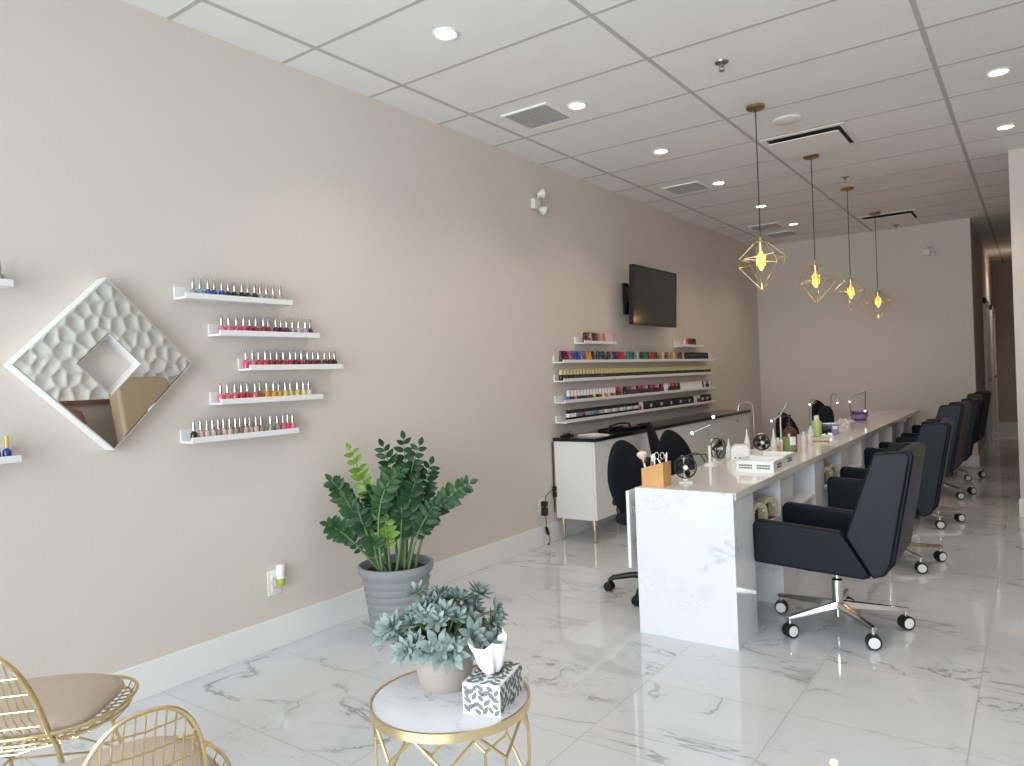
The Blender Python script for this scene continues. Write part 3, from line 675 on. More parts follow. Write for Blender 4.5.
for s in (-1, 1):
    obj('blade', MB().cone((s * .008, s * .003, 0), (s * -.004, s * .003, .105), .002, .005, 8), M['chrome'], t)
    obj('finger_loop', MB().tube([(s * .014 + .011 * cos(a), s * .003, .140 + .017 * sin(a)) for a in [2 * pi * q / 14 for q in range(14)]], .0025, 6, closed=True).rod((s * -.004, s * .003, .104), (s * .010, s * .003, .125), .003, 8), M['chrome'], t)

def fan(loc, rz, lab, r=.053, zc=.078, stand='plastic', sx=1.):
    t = thing('desk_fan', lab, 'fan', loc, rz, 'small desk fans')      # local -Y is the front
    obj('base_plate', MB().box(-.034, .034, -.022, .036, 0, .009).box(-.012, .012, .008, .034, .010, .03), M[stand], t, bevel=.004)
    obj('stand_post', MB().box(-.009, .009, .020, .034, .025, zc + .045).box(-.018, .018, .016, .036, zc + .04, zc + .056), M[stand], t, bevel=.003)
    cg = MB()
    for y, rr in ((-.022, r * .96), (.012, r)): cg.tube([(rr * cos(a), y, zc + rr * sin(a)) for a in [2 * pi * q / 28 for q in range(28)]], .0030, 6, closed=True)
    for q in range(24):
        a = 2 * pi * q / 24; c_, s_ = cos(a), sin(a)
        cg.tube([(.012 * c_, -.030, zc + .012 * s_), (r * .7 * c_, -.031, zc + r * .7 * s_), (r * .98 * c_, -.022, zc + r * .98 * s_), (r * c_, .012, zc + r * s_), (r * .5 * c_, .020, zc + r * .5 * s_)], .0008, 4, caps=False)
    obj('cage', cg, M['blackp'], t)
    bl = MB()
    for k in range(5):
        a0 = 2 * pi * k / 5; rows = []
        for i in range(5):
            rr = .012 + (r * .86 - .012) * i / 4; w = .22 + .30 * sin(pi * min(1, .25 + i / 5)); rows.append([V((rr * cos(a0 + w * (u - .5) * 2), -.012 + .012 * (u - .5), zc + rr * sin(a0 + w * (u - .5) * 2))) for u in (0, .33, .66, 1)])
        bl.strip(rows); bl.strip([[p + V((0, .0012, 0)) for p in q] for q in rows])
    obj('blades', bl, M['blackg'], t)
    obj('hub', MB().lathe([(0, -.033), (.010, -.032), (.0125, -.028), (.0125, .012), (0, .014)], 16, (0, 0, zc), axis=(0, 1, 0)), M['plastic'], t)
    obj('motor', MB().lathe([(.016, .012), (.018, .016), (.016, .028), (0, .03)], 14, (0, 0, zc), axis=(0, 1, 0)), M['blackp'], t)
    return t
fan((1.655, 1.10, TT), .45, 'black caged desk fan with white hub beside wooden tool box', r=.056, zc=.082)
fan((1.51, 1.965, TT), 1.45, 'black desk fan turned side-on in front of white nail dryer', r=.062, zc=.085)
fan((1.66, 2.36, TT), .45, 'black desk fan standing behind the white baskets', r=.050, zc=.088)
tag(obj('fan_cord_loop', MB().tube([(-.0, 0, .004), (-.03, .0, .05), (-.06, 0, .058), (-.11, .01, .045), (-.06, .02, .046), (0, .01, .05), (.02, .02, .004)], .004, 8), M['dark'], None, (1.44, 1.93, TT)), 'dark looped cord sticking out left of the side-on fan', 'cord')
t = thing('nail_dryer', 'white boxy nail dryer behind the side-on desk fan', 'nail dryer', (1.60, 2.10, TT), .35)
obj('dryer_shell', MB().prism([(-.055, 0), (-.055, .02), (.06, .0), (.06, .075), (.045, .098), (-.03, .098), (-.055, .075), (-.055, .03)][2:] + [(-.055, 0)], lambda u, v: V((u, -.06, v)), lambda u, v: V((u, .06, v))), M['plastic'], t, bevel=.008)
obj('buttons', MB().box(-.03, -.022, -.0625, -.0595, .018, .026).box(-.005, .003, -.0625, -.0595, .018, .026).box(.02, .028, -.0625, -.0595, .018, .026), M['dark'], t)
obj('base_tray', MB().box(-.07, .065, -.075, .065, 0, .008), M['plastic'], t, bevel=.003)

def desk_lamp(loc, rz, lab, post, bar, up=0):
    """white base, thin post, long bar head with lit ends"""
    t = thing('desk_lamp', lab, 'desk lamp', loc, rz, 'thin desk lamps on the manicure table')
    obj('base', MB().lathe([(0, 0), (.036, 0), (.036, .006), (.012, .014), (0, .014)], 20), M['plastic'], t)
    obj('post_sleeve', MB().rod((0, 0, .012), (0, 0, post * .5), .009, 10), M['plastic'], t)
    obj('post', MB().rod((0, 0, post * .5), (0, 0, post), .004, 8), M['greymetal'], t)
    obj('hinge', MB().ball((0, 0, post), .008, 10, 8), M['greymetal'], t)
    a = V((bar[0], 0, post + bar[1])); b = V((.012, 0, post + .008)); h = obj('bar_head', MB().tube([a, b], .008, 10), M['greymetal'], t)
    obj('lit_tip', MB().ball(a, .010, 12, 8), M['led'], h)
    if up:
        obj('arm', MB().tube([(.01, 0, post), (.03, 0, post + up)], .0025, 6), M['greymetal'], t)
        obj('lit_tip', MB().ball((.03, 0, post + up), .009, 12, 8), M['led'], t)
desk_lamp((1.515, 1.815, TT), .15, 'thin desk lamp with slanted bar and two lit tips above the side-on fan', .235, (-.10, -.042), .055)
def gooseneck(loc, pts, lab, m_='greymetal', lit=True, base='plastic', r=.004):
    t = thing('gooseneck_lamp', lab, 'desk lamp', loc, 0, 'thin desk lamps on the manicure table')
    obj('base', MB().lathe([(0, 0), (.03, 0), (.03, .006), (.010, .014), (0, .014)], 20), M[base], t)
    obj('neck', MB().tube([(0, 0, .01)] + pts, r, 8), M[m_], t)
    p = V(pts[-1]); q = V(pts[-2]); d = (p - q).normalized()
    h = obj('lamp_head', MB().tube([p - d * .02, p + d * .02], [.006, .009], 10), M[m_], t)
    if lit: obj('lit_tip', MB().ball(p + d * .022, .008, 10, 8), M['led'], h)
gooseneck((1.53, 2.62, TT), [(0, 0, .2), (0, 0, .30), (-.008, 0, .325), (-.03, 0, .338), (-.07, 0, .335), (-.095, 0, .325), (-.10, 0, .30)], 'thin clear-grey lamp post with bent arm behind the white baskets', lit=False)
t = thing('desk_lamp', 'desk lamp with steep slanted bar and lit lower tip behind brown bottle', 'desk lamp', (1.52, 3.3, TT), .1, 'thin desk lamps on the manicure table')
obj('base', MB().lathe([(0, 0), (.03, 0), (.03, .006), (.010, .014), (0, .014)], 20), M['plastic'], t)
obj('post', MB().rod((0, 0, .01), (0, 0, .20), .005, 8), M['trim'], t)
h = obj('bar_head', MB().tube([(-.06, 0, .165), (.0, 0, .205), (.055, 0, .30)], .009, 10), M['greymetal'], t); obj('lit_tip', MB().ball((-.065, 0, .16), .009, 12, 8), M['led'], h)
gooseneck((1.60, 3.85, TT), [(0, 0, .18), (.0, 0, .26), (.015, 0, .295), (.04, 0, .30), (.055, 0, .27), (.03, -.02, .262)], 'hooked gooseneck lamp left of the black caddy')
gooseneck((1.66, 4.35, TT), [(0, 0, .2), (.002, 0, .29), (.018, 0, .325), (.04, 0, .325), (.052, 0, .29), (.052, 0, .265)], 'hooked gooseneck lamp right of the black caddy')
# basket-side angular lamp
t = thing('frame_lamp', 'angular steel desk lamp arched over the purple basket', 'desk lamp', (1.60, 5.5, TT), .1, 'thin desk lamps on the manicure table')
obj('base', MB().lathe([(0, 0), (.03, 0), (.03, .006), (0, .012)], 18), M['plastic'], t)
obj('arm', MB().tube([(.0, 0, .01), (-.01, 0, .19), (.02, 0, .245), (.13, 0, .30), (.135, 0, .285), (.125, 0, .10)], .0055, 8), M['greymetal'], t)
obj('bar_head', MB().tube([(-.008, 0, .20), (.03, 0, .262), (.13, 0, .305)], .009, 10), M['greymetal'], t)
for p in ((-.01, 0, .195), (.125, 0, .10)): obj('lit_tip', MB().ball(p, .010, 10, 8), M['led'], t)

def basket(x0, x1, y0, y1, lab):
    t = thing('plastic_basket', lab, 'basket', (0, 0, TT), 0, 'white baskets on the table'); h = .064; w = .003; b = MB()
    b.box(x0, x1, y0, y1, 0, .004)
    for ya, yb in ((y0, y0 + w), (y1 - w, y1)): b.box(x0, x1, ya, yb, .004, h)
    for xa, xb in ((x0, x0 + w), (x1 - w, x1)): b.box(xa, xb, y0 + w, y1 - w, .004, h)
    e = .006
    b.box(x0 - e, x1 + e, y0 - e, y0 + .001, h - .006, h).box(x0 - e, x1 + e, y1 - .001, y1 + e, h - .006, h).box(x0 - e, x0 + .001, y0, y1, h - .006, h).box(x1 - .001, x1 + e, y0, y1, h - .006, h)
    obj('basket_body', b, M['plastic'], t)
    s = MB()
    for xa in (.08, .56):
        for q in range(9):
            for zz in (.020, .034): 
                xx = x0 + (x1 - x0) * (xa + .36 * q / 9); s.box(xx, xx + (x1 - x0) * .028, y0 - .0007, y0 + .0005, zz, zz + .009)
    for q in range(9):
        for zz in (.020, .034):
            yy = y0 + (y1 - y0) * (.3 + .4 * q / 9); s.box(x1 - .0005, x1 + .0007, yy, yy + (y1 - y0) * .03, zz, zz + .009)
    obj('slots', s, M['dark'], t)
basket(1.752, 1.955, 1.585, 1.80, 'low slotted white plastic basket at table edge, nearer one')
basket(1.752, 1.94, 1.85, 2.07, 'low slotted white plastic basket at table edge, farther one')
def cone_bottle(x, y, h, lab, m_='plastic'):
    t = thing('applicator_bottle', lab, 'bottle', (x, y, TT), 0)
    obj('bottle_body', MB().lathe([(.02, 0), (.022, .004), (.020, h * .45), (.012, h * .6), (.010, h * .66), (0, h * .66)], 16), M[m_], t)
    obj('spout', MB().lathe([(.009, h * .64), (.007, h * .72), (.003, h * .99), (0, h)], 12), M['trim'], t)
cone_bottle(1.525, 2.48, .165, 'white pointed applicator bottle left of the far desk fan')
cone_bottle(1.69, 2.52, .165, 'white pointed applicator bottle right of the far desk fan')
cone_bottle(1.49, 2.22, .12, 'slim white dropper bottle between dryer and baskets')
t = thing('tool_tray', 'low white tray with a foot rest under the far desk fan', 'tray', (1.66, 2.45, TT))
obj('tray_base', MB().box(-.07, .07, -.03, .05, 0, .006), M['plastic'], t, bevel=.002)
obj('cross_struts', MB().tube([(-.06, .02, .006), (0, .03, .05), (.06, .02, .006)], .004, 8).tube([(-.05, .045, .006), (.05, .045, .05)], .004, 8), M['plastic'], t)
# brown pump bottle
t = thing('pump_bottle', 'brown pump bottle with green and white label on table', 'bottle', (1.765, 2.63, TT))
obj('bottle_body', MB().lathe([(.042, 0), (.046, .004), (.046, .125), (.040, .145), (.018, .165), (.016, .18), (0, .18)], 24), M['amber'], t)
obj('label_band', MB().lathe([(.0462, .012), (.0467, .012), (.0467, .105), (.0462, .105)], 24, ring=True), M['green'], t)
lb = MB(); lb.strip([[V((.0472 * cos(a), .0472 * sin(a), z)) for a in [radians(-75 + 6 * q) for q in range(9)]] for z in (.05, .105)]); obj('label_patch', lb, M['paper'], t)
obj('pump_head', MB().lathe([(.019, .178), (.019, .198), (.008, .202), (.006, .235), (.012, .237), (.012, .25), (0, .25)], 16).tube([(0, 0, .243), (-.03, -.02, .243), (-.036, -.024, .232)], .005, 8), M['blackp'], t)
def small_bottle(x, y, r, h, bm_, cm, lab, name='lotion_bottle'):
    t = thing(name, lab, 'bottle', (x, y, TT))
    obj('bottle_body', MB().lathe([(r * .9, 0), (r, .003), (r, h * .68), (r * .55, h * .76), (0, h * .76)], 16), M[bm_], t)
    obj('cap', MB().lathe([(r * .5, h * .74), (r * .55, h * .76), (r * .5, h * .98), (0, h)], 14), M[cm], t)
small_bottle(1.70, 2.58, .019, .10, 'cream', 'trim', 'small cream bottle left of the brown pump bottle')
small_bottle(1.72, 2.52, .014, .05, 'wood', 'wood', 'tiny orange bottle at the foot of the brown pump bottle', 'oil_bottle')
small_bottle(1.795, 2.86, .015, .12, 'plastic', 'trim', 'slim white tube bottle right behind the brown pump bottle')
small_bottle(1.76, 3.18, .016, .09, 'plastic', 'trim', 'short white bottle behind the slim white tube bottle')
small_bottle(1.66, 3.62, .02, .10, 'plastic', 'trim', 'plain white bottle left of the green bottle')
small_bottle(1.665, 3.80, .038, .17, 'greenliq', 'plastic', 'pale bottle with yellow-green label and white cap on table')
tag(obj('hand_rest', MB().ball((0, 0, .012), (.075, .05, .012), 20, 8, e=.6), M['cream'], None, (1.77, 3.42, TT)), 'flat cream hand rest on table between pump bottle and green bottle', 'hand rest')
t = thing('organizer_caddy', 'black organizer caddy with dark bundle on the table', 'organizer', (1.68, 4.05, TT), .2)
obj('caddy_body', MB().box(-.075, .075, -.05, .05, 0, .006).box(-.075, .075, -.05, -.046, .006, .085).box(-.075, .075, .046, .05, .006, .085).box(-.075, -.071, -.046, .046, .006, .085).box(.071, .075, -.046, .046, .006, .085), M['blackg'], t)
obj('dark_bundle', MB().ball((0, 0, .12), (.065, .04, .115), 18, 12, e=.8), M['fabric'], t)
obj('rim_bar', MB().box(-.08, .08, -.056, -.05, .085, .093), M['greymetal'], t)
t = thing('wipes_pack', 'lavender pack standing right of the black caddy', 'pack', (1.765, 3.98, TT), .2)
obj('pack_body', MB().box(-.028, .028, -.02, .02, 0, .085), M['purple'], t, bevel=.008); obj('pack_flap', MB().box(-.018, .018, -.0225, -.0195, .045, .07), M['paper'], t, bevel=.001)
t = thing('sample_tray', 'low white tray with dark and silver bits before the black caddy', 'tray', (1.745, 3.80, TT), .1)
obj('tray_base', MB().box(-.05, .05, -.05, .05, 0, .01), M['plastic'], t, bevel=.003); obj('tray_contents', MB().box(-.04, -.005, -.04, .03, .01, .022).box(.005, .04, -.03, .04, .01, .03), M['silver'], t, bevel=.002)
small_bottle(1.70, 4.62, .024, .045, 'plastic', 'trim', 'squat white jar right of the gooseneck lamps', 'cream_jar')
t = thing('tape_dispenser', 'small white dispenser left of the purple basket', 'dispenser', (1.615, 5.05, TT), .2)
obj('dispenser_body', MB().prism([(-.05, 0), (.05, 0), (.05, .02), (.02, .055), (-.03, .06), (-.05, .035)], lambda u, v: V((u, -.022, v)), lambda u, v: V((u, .022, v))), M['plastic'], t, bevel=.004)
obj('roll', MB().lathe([(.012, -.018), (.024, -.018), (.024, .018), (.012, .018)], 18, (-.01, -.024, .035), axis=(0, 1, 0), ring=True), M['cream'], t)
t = thing('handled_basket', 'round purple basket with handle under the angular lamp', 'basket', (1.655, 5.62, TT))
obj('basket_body', MB().lathe([(.055, 0), (.062, .004), (.078, .085), (.080, .09), (.075, .09), (.058, .01), (0, .008)], 22), M['purpled'], t)
obj('basket_filling', MB().ball((0, 0, .066), (.066, .066, .03), 14, 8), M['purple'], t)
obj('ribbon', MB().lathe([(.0655, .02), (.071, .02), (.078, .06), (.0725, .06)], 22, ring=True), M['purple'], t)
small_bottle(1.60, 6.6, .02, .022, 'plastic', 'trim', 'tiny white jar alone on the far end of the table', 'cream_jar')

# ------------------------------------------------------------------ client chairs (local +Y faces the table)
def caster(mb_b, mb_h, c, ang, r=.034):
    c = V(c); d = V((cos(ang), sin(ang), 0))
    for s in (-1, 1): mb_b.lathe([(r * .62, -.009), (r * .96, -.010), (r, -.004), (r, .004), (r * .96, .010), (r * .62, .009)], 18, c + d * (.0125 * s) + V((0, 0, r)), axis=d)
    for s in (-1, 1): mb_h.lathe([(0, -.003), (r * .74, -.001), (r * .74, .001), (0, .003)], 16, c + d * (.0225 * s) + V((0, 0, r)), axis=d)
    mb_b.lathe([(0, -.01), (r * .3, -.01), (r * .3, .01), (0, .01)], 10, c + V((0, 0, r)), axis=d)
def client_chair():
    t = thing('client_chair', '', 'chair', (0, 0, 0), 0, 'navy leather client chairs'); W, T = .285, .058
    side = [(.315, .350), (.318, .535), (.300, .558), (-.065, .532), (-.095, .515), (-.205, .335), (-.17, .322)]
    for s in (-1, 1):
        xa, xb = (s * W, s * (W - T))
        obj('arm_panel', MB().prism(side, lambda u, v: V((xa, u, v)), lambda u, v: V((xb, u, v))), M['leather'], t, bevel=.013, seg=3)
    seat = [(.28, .365), (.285, .42), (.26, .44), (-.16, .415), (-.2, .36)]
    obj('seat', MB().prism(seat, lambda u, v: V((-W + T, u, v)), lambda u, v: V((W - T, u, v))), M['leather'], t, bevel=.016, seg=3)
    wing = [(-.103, .515), (-.212, .332), (-.265, .352), (-.285, .40), (-.372, .885), (-.352, .902), (-.225, .892)]
    for s in (-1, 1):
        f = lambda k, s=s: (lambda u, v: V((s * (W + .004 - .05 * k - .035 * max(0, (v - .6) / .3) - .30 * max(0, -.28 - u)), u, v)))
        obj('back_wing', MB().prism(wing, f(0), f(1)), M['leather'], t, bevel=.012, seg=3)
    back = [(-.165, .42), (-.235, .36), (-.262, .352), (-.30, .40), (-.385, .885), (-.368, .905), (-.318, .90)]
    obj('backrest', MB().prism(back, lambda u, v: V((-W + .024 + .04 * max(0, (v - .6) / .3), u, v)), lambda u, v: V((W - .024 - .04 * max(0, (v - .6) / .3), u, v))), M['leather'], t, bevel=.014, seg=3)
    obj('tilt_mechanism', MB().box(-.09, .09, -.12, .14, .312, .345).box(-.11, .11, -.03, .03, .30, .318), M['blackp'], t, bevel=.006)
    obj('tension_knob', MB().lathe([(.0, -.02), (.022, -.018), (.024, .025), (.018, .03), (0, .03)], 16, (0, .12, .283)), M['blackp'], t)
    obj('gas_lift', MB().lathe([(0, .045), (.014, .05), (.014, .12), (.026, .125), (.026, .235), (.019, .24), (.013, .242), (.013, .315), (0, .315)], 18), M['chrome'], t)
    for k in range(5):
        a = radians(4 + 72 * k); d = V((cos(a), sin(a), 0)); n = V((-sin(a), cos(a), 0))
        def sec(r, w, z0, z1): return [d * r + n * w + V((0, 0, z0)), d * r - n * w + V((0, 0, z0)), d * r - n * w * .7 + V((0, 0, z1)), d * r + n * w * .7 + V((0, 0, z1))]
        A, B = sec(.02, .020, .098, .132), sec(.318, .013, .088, .104)
        l = obj('base_arm', MB().hexa(A + B), M['chrome'], t, bevel=.002)
        b1, b2 = MB(), MB(); ca = radians(-150 + (8, -22, 25, -10, 15)[k])
        caster(b1, b2, d * .305 + V((0, 0, 0)), ca); b1.rod(d * .305 + V((0, 0, .034)), d * .305 + V((0, 0, .05)), .008)
        obj('caster', b1, M['blackp'], l); obj('hub_cap', b2, M['plastic'], l)
        obj('caster_stem', MB().rod(d * .305 + V((0, 0, .046)), d * .305 + V((0, 0, .092)), .008, 10), M['chrome'], l)
    return t
CH = client_chair(); CH.location = (2.289, 1.425, 0); CH.rotation_euler = (0, 0, pi / 2 + .0)
CH['label'] = 'navy leather swivel chair nearest the camera, fully in view'
UP = ('arm_panel', 'seat', 'back_wing', 'backrest', 'tilt_mechanism', 'tension_knob', 'gas_lift')
dup(CH, (2.305, 2.86, 0), pi / 2 + .05, 'navy leather swivel chair second from the camera along the table', .02, UP)
dup(CH, (2.30, 4.28, 0), pi / 2 - .05, 'navy leather swivel chair third from the camera along the table', .06, UP)
dup(CH, (2.305, 5.70, 0), pi / 2 + .05, 'dark leather swivel chair fourth from the camera, mostly hidden', .02, UP)
dup(CH, (2.315, 6.95, 0), pi / 2 - .07, 'dark leather swivel chair last in the row, next to the hallway', .04, UP)

# ------------------------------------------------------------------ technician task chairs (local +Y faces the table)
def task_chair():
    t = thing('task_chair', '', 'chair', (0, 0, 0), 0, 'black fabric technician chairs')
    obj('seat', MB().ball((0, 0, .44), (.215, .21, .042), 28, 10, e=.75), M['fabric'], t)
    bk = MB(); rows = []
    for face in (0, 1):
        pass
    n, m = 28, 12
    grid = []
    for j in range(m + 1):
        a = -pi / 2 + pi * j / m; row_ = []
        for i in range(n):
            b = 2 * pi * i / n; rr = cos(a) ** .45 if cos(a) > 1e-6 else 0
            x = .185 * rr * cos(b); z = .225 * rr * sin(b); y = -.215 + .034 * sin(a) + .9 * x * x - .16 * (z)
            row_.append(V((x * (1 - .16 * max(0, z / .225)), y, .665 + z)))
        grid.append(row_)
    bk.strip(grid, closed=True); obj('backrest', bk, M['fabric'], t, ang=80)
    obj('back_bar', MB().tube([(0, -.10, .385), (0, -.26, .39), (0, -.285, .45), (0, -.262, .60)], .019, 10), M['blackp'], t)
    obj('back_knob', MB().lathe([(0, 0), (.022, 0), (.024, .02), (0, .025)], 14, (0, -.30, .50), axis=(0, -1, 0)), M['blackp'], t)
    obj('seat_plate', MB().box(-.10, .10, -.12, .12, .375, .405), M['blackp'], t, bevel=.006)
    obj('gas_lift', MB().lathe([(0, .05), (.025, .055), (.025, .22), (.014, .225), (.014, .38), (0, .38)], 16), M['blackp'], t)
    for k in range(5):
        a = radians(18 + 72 * k); d = V((cos(a), sin(a), 0))
        l = obj('base_arm', MB().tube([d * .02 + V((0, 0, .105)), d * .15 + V((0, 0, .10)), d * .26 + V((0, 0, .08)), d * .285 + V((0, 0, .06))], [.022, .018, .015, .012], 10), M['blackp'], t)
        b1, b2 = MB(), MB(); caster(b1, b2, d * .285, a + 1.2, .028); obj('caster', b1, M['blackp'], l); obj('hub_cap', b2, M['blackp'], l)
    return t
TC = task_chair(); TC.location = (1.275, 1.53, 0); TC.rotation_euler = (0, 0, -1.85); TC['label'] = 'black oval-backed task chair behind the wooden tool box'
dup(TC, (1.25, 2.30, 0), -1.85, 'black oval-backed task chair behind the near desk fan')
dup(TC, (.74, 3.22, 0), -1.05, 'black task chair seen edge-on nearest the cabinet')
dup(TC, (1.24, 5.12, 0), -1.9, 'black oval-backed task chair beyond the brown pump bottle', -.05, ('seat', 'backrest', 'back_bar', 'back_knob', 'seat_plate'))
dup(TC, (1.24, 6.58, 0), -1.9, 'black oval-backed task chair farthest away, beyond the black caddy')

# ------------------------------------------------------------------ big potted plant
PX, PY = .395, .275
RV = V((.812, .584, 0)); DV = V((-.584, .812, 0))     # across and away, seen from the room's front
t = thing('potted_zz_plant', 'tall glossy green plant in ribbed grey pot by left wall', 'potted plant', (PX, PY, 0))
prof = [(0, .0), (.118, 0), (.128, .012), (.132, .03)]
for k in range(7):
    z = .05 + .037 * k; r0 = .136 + .040 * ((z - .03) / .3); prof += [(r0 + .003, z), (r0 + .005, z + .014), (r0 - .001, z + .022), (r0 + .001, z + .030)]
prof += [(.190, .325), (.194, .34), (.194, .362), (.186, .366), (.178, .362), (.172, .31), (0, .305)]
obj('pot', MB().lathe(prof, 48), M['greypot'], t)
obj('soil', MB().lathe([(0, .33), (.10, .332), (.172, .322), (.17, .312), (0, .308)], 28), M['soil'], t)
def leaflet(mb, p, d, nrm, L, W, mi):
    d = d.normalized(); s = d.cross(nrm).normalized(); nrm = s.cross(d); rows = []
    for i in range(6):
        u = i / 5; w = W * (sin(pi * u ** .8) ** .75 if 0 < u < 1 else (0.12 if u == 0 else .02)); c = p + d * (L * u) - nrm * (L * .18 * u * u)
        rows.append([c - s * w + nrm * w * .35, c, c + s * w + nrm * w * .35])
    mb.strip(rows, mi)
def frond(base, tip, sag, mid_off, mi, nleaf=11, L=.075, W=.018, start=.38, seed=0, r=.0085):
    rg = random.Random(seed); b = V(base); e = V(tip); m_ = (b + e) / 2 + V(mid_off)
    ctrl = bez(b, m_, e, 22); mb = MB()
    rad = [r * (1 - .75 * i / 22) for i in range(23)]
    mb.tube(ctrl, rad, 7, mi=1)
    for k in range(nleaf):
        u = start + (1 - start) * (k + .3) / nleaf; i = min(21, int(u * 22)); p = ctrl[i].lerp(ctrl[i + 1], u * 22 - i); tg = (ctrl[i + 1] - ctrl[i]).normalized()
        side = tg.cross(V((.62, -.66, .42)).normalized()).normalized(); up = side.cross(tg).normalized()
        f = 1 - .45 * abs(u - .68) / .35
        for s in (-1, 1):
            d = side * s * 1. + tg * (.50 + rg.uniform(-.25, .30)) + up * rg.uniform(-.35, .75)
            leaflet(mb, p, d, up, L * f * rg.uniform(.85, 1.1), W * f, 0)
    leaflet(mb, ctrl[-1], (ctrl[-1] - ctrl[-2]), V((0, 0, 1)).cross(RV), L * .6, W * .7, 0)
    obj('frond', mb, [M[mi], M['stalk']], t, ang=180)
def PP(du, dv, dep=0):      # offset in the vertical plane facing the room, in pot-local metres
    return RV * du + DV * dep + V((0, 0, dv))
F = [  # tip (across, height, depth), base across/depth, mid offset (across, height, depth)
    (-.32, .80, .02, -.07, .02, (-.02, .12, 0), 'leaf2', 12), (-.33, .58, -.04, -.08, -.02, (-.03, .09, 0), 'leaf2', 11),
    (-.225, .955, .05, -.03, .04, (.02, .02, .03), 'lime', 10), (-.05, .965, .04, .02, .05, (.06, .06, .03), 'leaf', 11),
    (.145, .965, .02, .03, .03, (-.06, .05, 0), 'leaf', 12), (.05, .995, .10, .04, .08, (.02, .05, .02), 'leaf', 11),
    (.195, .86, .05, .05, .02, (.0, .05, .02), 'leaf', 11), (.40, .76, .0, .10, -.01, (-.09, .12, 0), 'leaf2', 13),
    (.06, .84, -.10, -.05, -.10, (-.10, .20, -.06), 'leaf2', 12), (-.16, .66, -.10, -.03, -.08, (-.04, .08, -.05), 'leaf', 9),
    (.05, .68, -.06, .01, -.06, (.03, .05, -.03), 'leaf', 9), (-.02, .60, -.10, -.02, -.06, (0, .04, -.02), 'lime', 5),
    (-.13, .73, .05, -.05, .05, (-.02, .06, .04), 'leaf', 10), (.10, .62, .08, .05, .04, (.02, .06, .03), 'leaf', 8), (-.24, .72, -.05, -.06, -.04, (-.02, .10, -.03), 'leaf2', 11), (.22, .66, -.06, .07, -.05, (-.02, .08, -.03), 'leaf', 9), (-.09, .52, -.12, -.06, -.09, (-.01, .05, -.03), 'leaf2', 8), (.13, .80, -.05, .05, -.03, (-.03, .08, -.02), 'leaf', 11), (.0, .80, .06, 0, .05, (-.02, .05, .04), 'leaf', 11)]
for k, (x, z, d, bx_, bd, mo, mi, nl) in enumerate(F):
    frond(PP(bx_, .325, bd), PP(x, z, d), 0, PP(mo[0], mo[1], mo[2]), mi, nl, L=.082 if mi != 'lime' else .07, W=.021, seed=k, start=.30 if nl > 9 else .42)

# ------------------------------------------------------------------ side table with its things
SX, SY, SZ, SR = 1.895, -1.035, .50, .200
t = thing('round_side_table', 'round marble-topped side table with gold honeycomb wire frame', 'side table', (SX, SY, 0))
obj('stone_top', MB().lathe([(0, SZ - .012), (SR - .004, SZ - .012), (SR - .004, SZ - .001), (SR - .007, SZ), (0, SZ)], 64), M['sidestone'], t)
obj('rim', MB().lathe([(SR - .004, SZ - .020), (SR + .003, SZ - .020), (SR + .003, SZ + .002), (SR - .0035, SZ + .002)], 64, ring=True), M['brass'], t)
lat = MB(); n = 8; wr = .0042; rr = SR - .006; z1, z2, z3, z4 = SZ - .020, SZ - .092, SZ - .17, SZ - .24
P_ = lambda k, z, o=0: V((rr * cos(2 * pi * (k + o + .31) / n), rr * sin(2 * pi * (k + o + .31) / n), z))
def hexring(za, zb, o, ): 
    for k in range(n): lat.rod(P_(k, za, o), P_(k, zb, o + .5), wr, 6).rod(P_(k, za, o), P_(k, zb, o - .5), wr, 6)
hexring(z1, z2, 0)
for k in range(n): lat.rod(P_(k, z2, .5), P_(k, z3, .5), wr, 6)
hexring(z4, z3, 0)
for k in range(n): lat.rod(P_(k, z4), P_(k, z4 - .08), wr, 6)
hexring(z4 - .08, z4 - .15, 0)
for k in range(n): lat.rod(P_(k, z4 - .15, .5), P_(k, .008, .5), wr, 6)
obj('lattice', lat, M['gold'], t)
obj('foot_ring', MB().tube([P_(k / 5, .006) for k in range(n * 5)], .006, 8, closed=True), M['gold'], t)
# succulent
t = thing('potted_succulent', 'dusty blue-green succulent spilling over taupe pot on side table', 'potted plant', (1.835, -.985, SZ), 0)
obj('pot', MB().lathe([(0, 0), (.063, 0), (.067, .004), (.084, .112), (.088, .114), (.090, .118), (.091, .136), (.087, .140), (.081, .138), (.077, .114), (0, .112)], 40), M['taupe'], t)
obj('soil', MB().lathe([(0, .128), (.072, .124), (.071, .119), (0, .119)], 24), M['soil'], t)
def rosette(c, ax, r, seed):
    rg = random.Random(seed); mb = MB(); c = V(c); ax = V(ax).normalized(); a = ax.orthogonal().normalized(); b = ax.cross(a)
    for lay, (nn, el, ln) in enumerate(((7, .25, 1.), (6, .6, .85), (5, 1.0, .6), (3, 1.3, .38))):
        for k in range(nn):
            th = 2 * pi * (k + .5 * lay) / nn + rg.uniform(-.15, .15); e = el + rg.uniform(-.12, .12)
            d = (a * cos(th) + b * sin(th)) * cos(e) + ax * sin(e); nn_ = ax * cos(e) - (a * cos(th) + b * sin(th)) * sin(e); s = d.cross(nn_).normalized()
            L = r * ln * rg.uniform(.9, 1.1); W = L * .20; rows = []
            for i in range(6):
                u = i / 5; w = W * (.45 + .9 * u if u < .6 else .99 * max(0.02, (1 - u) / .4) ** .6); p = c + d * L * u + nn_ * (L * .10 * u * u); th_ = w * .42
                rows.append([p - s * w, p + nn_ * th_ * .25, p + s * w, p - nn_ * th_])
            mb.strip(rows, closed=True)
    return mb
rg = random.Random(11); cnt = 0
ros = []
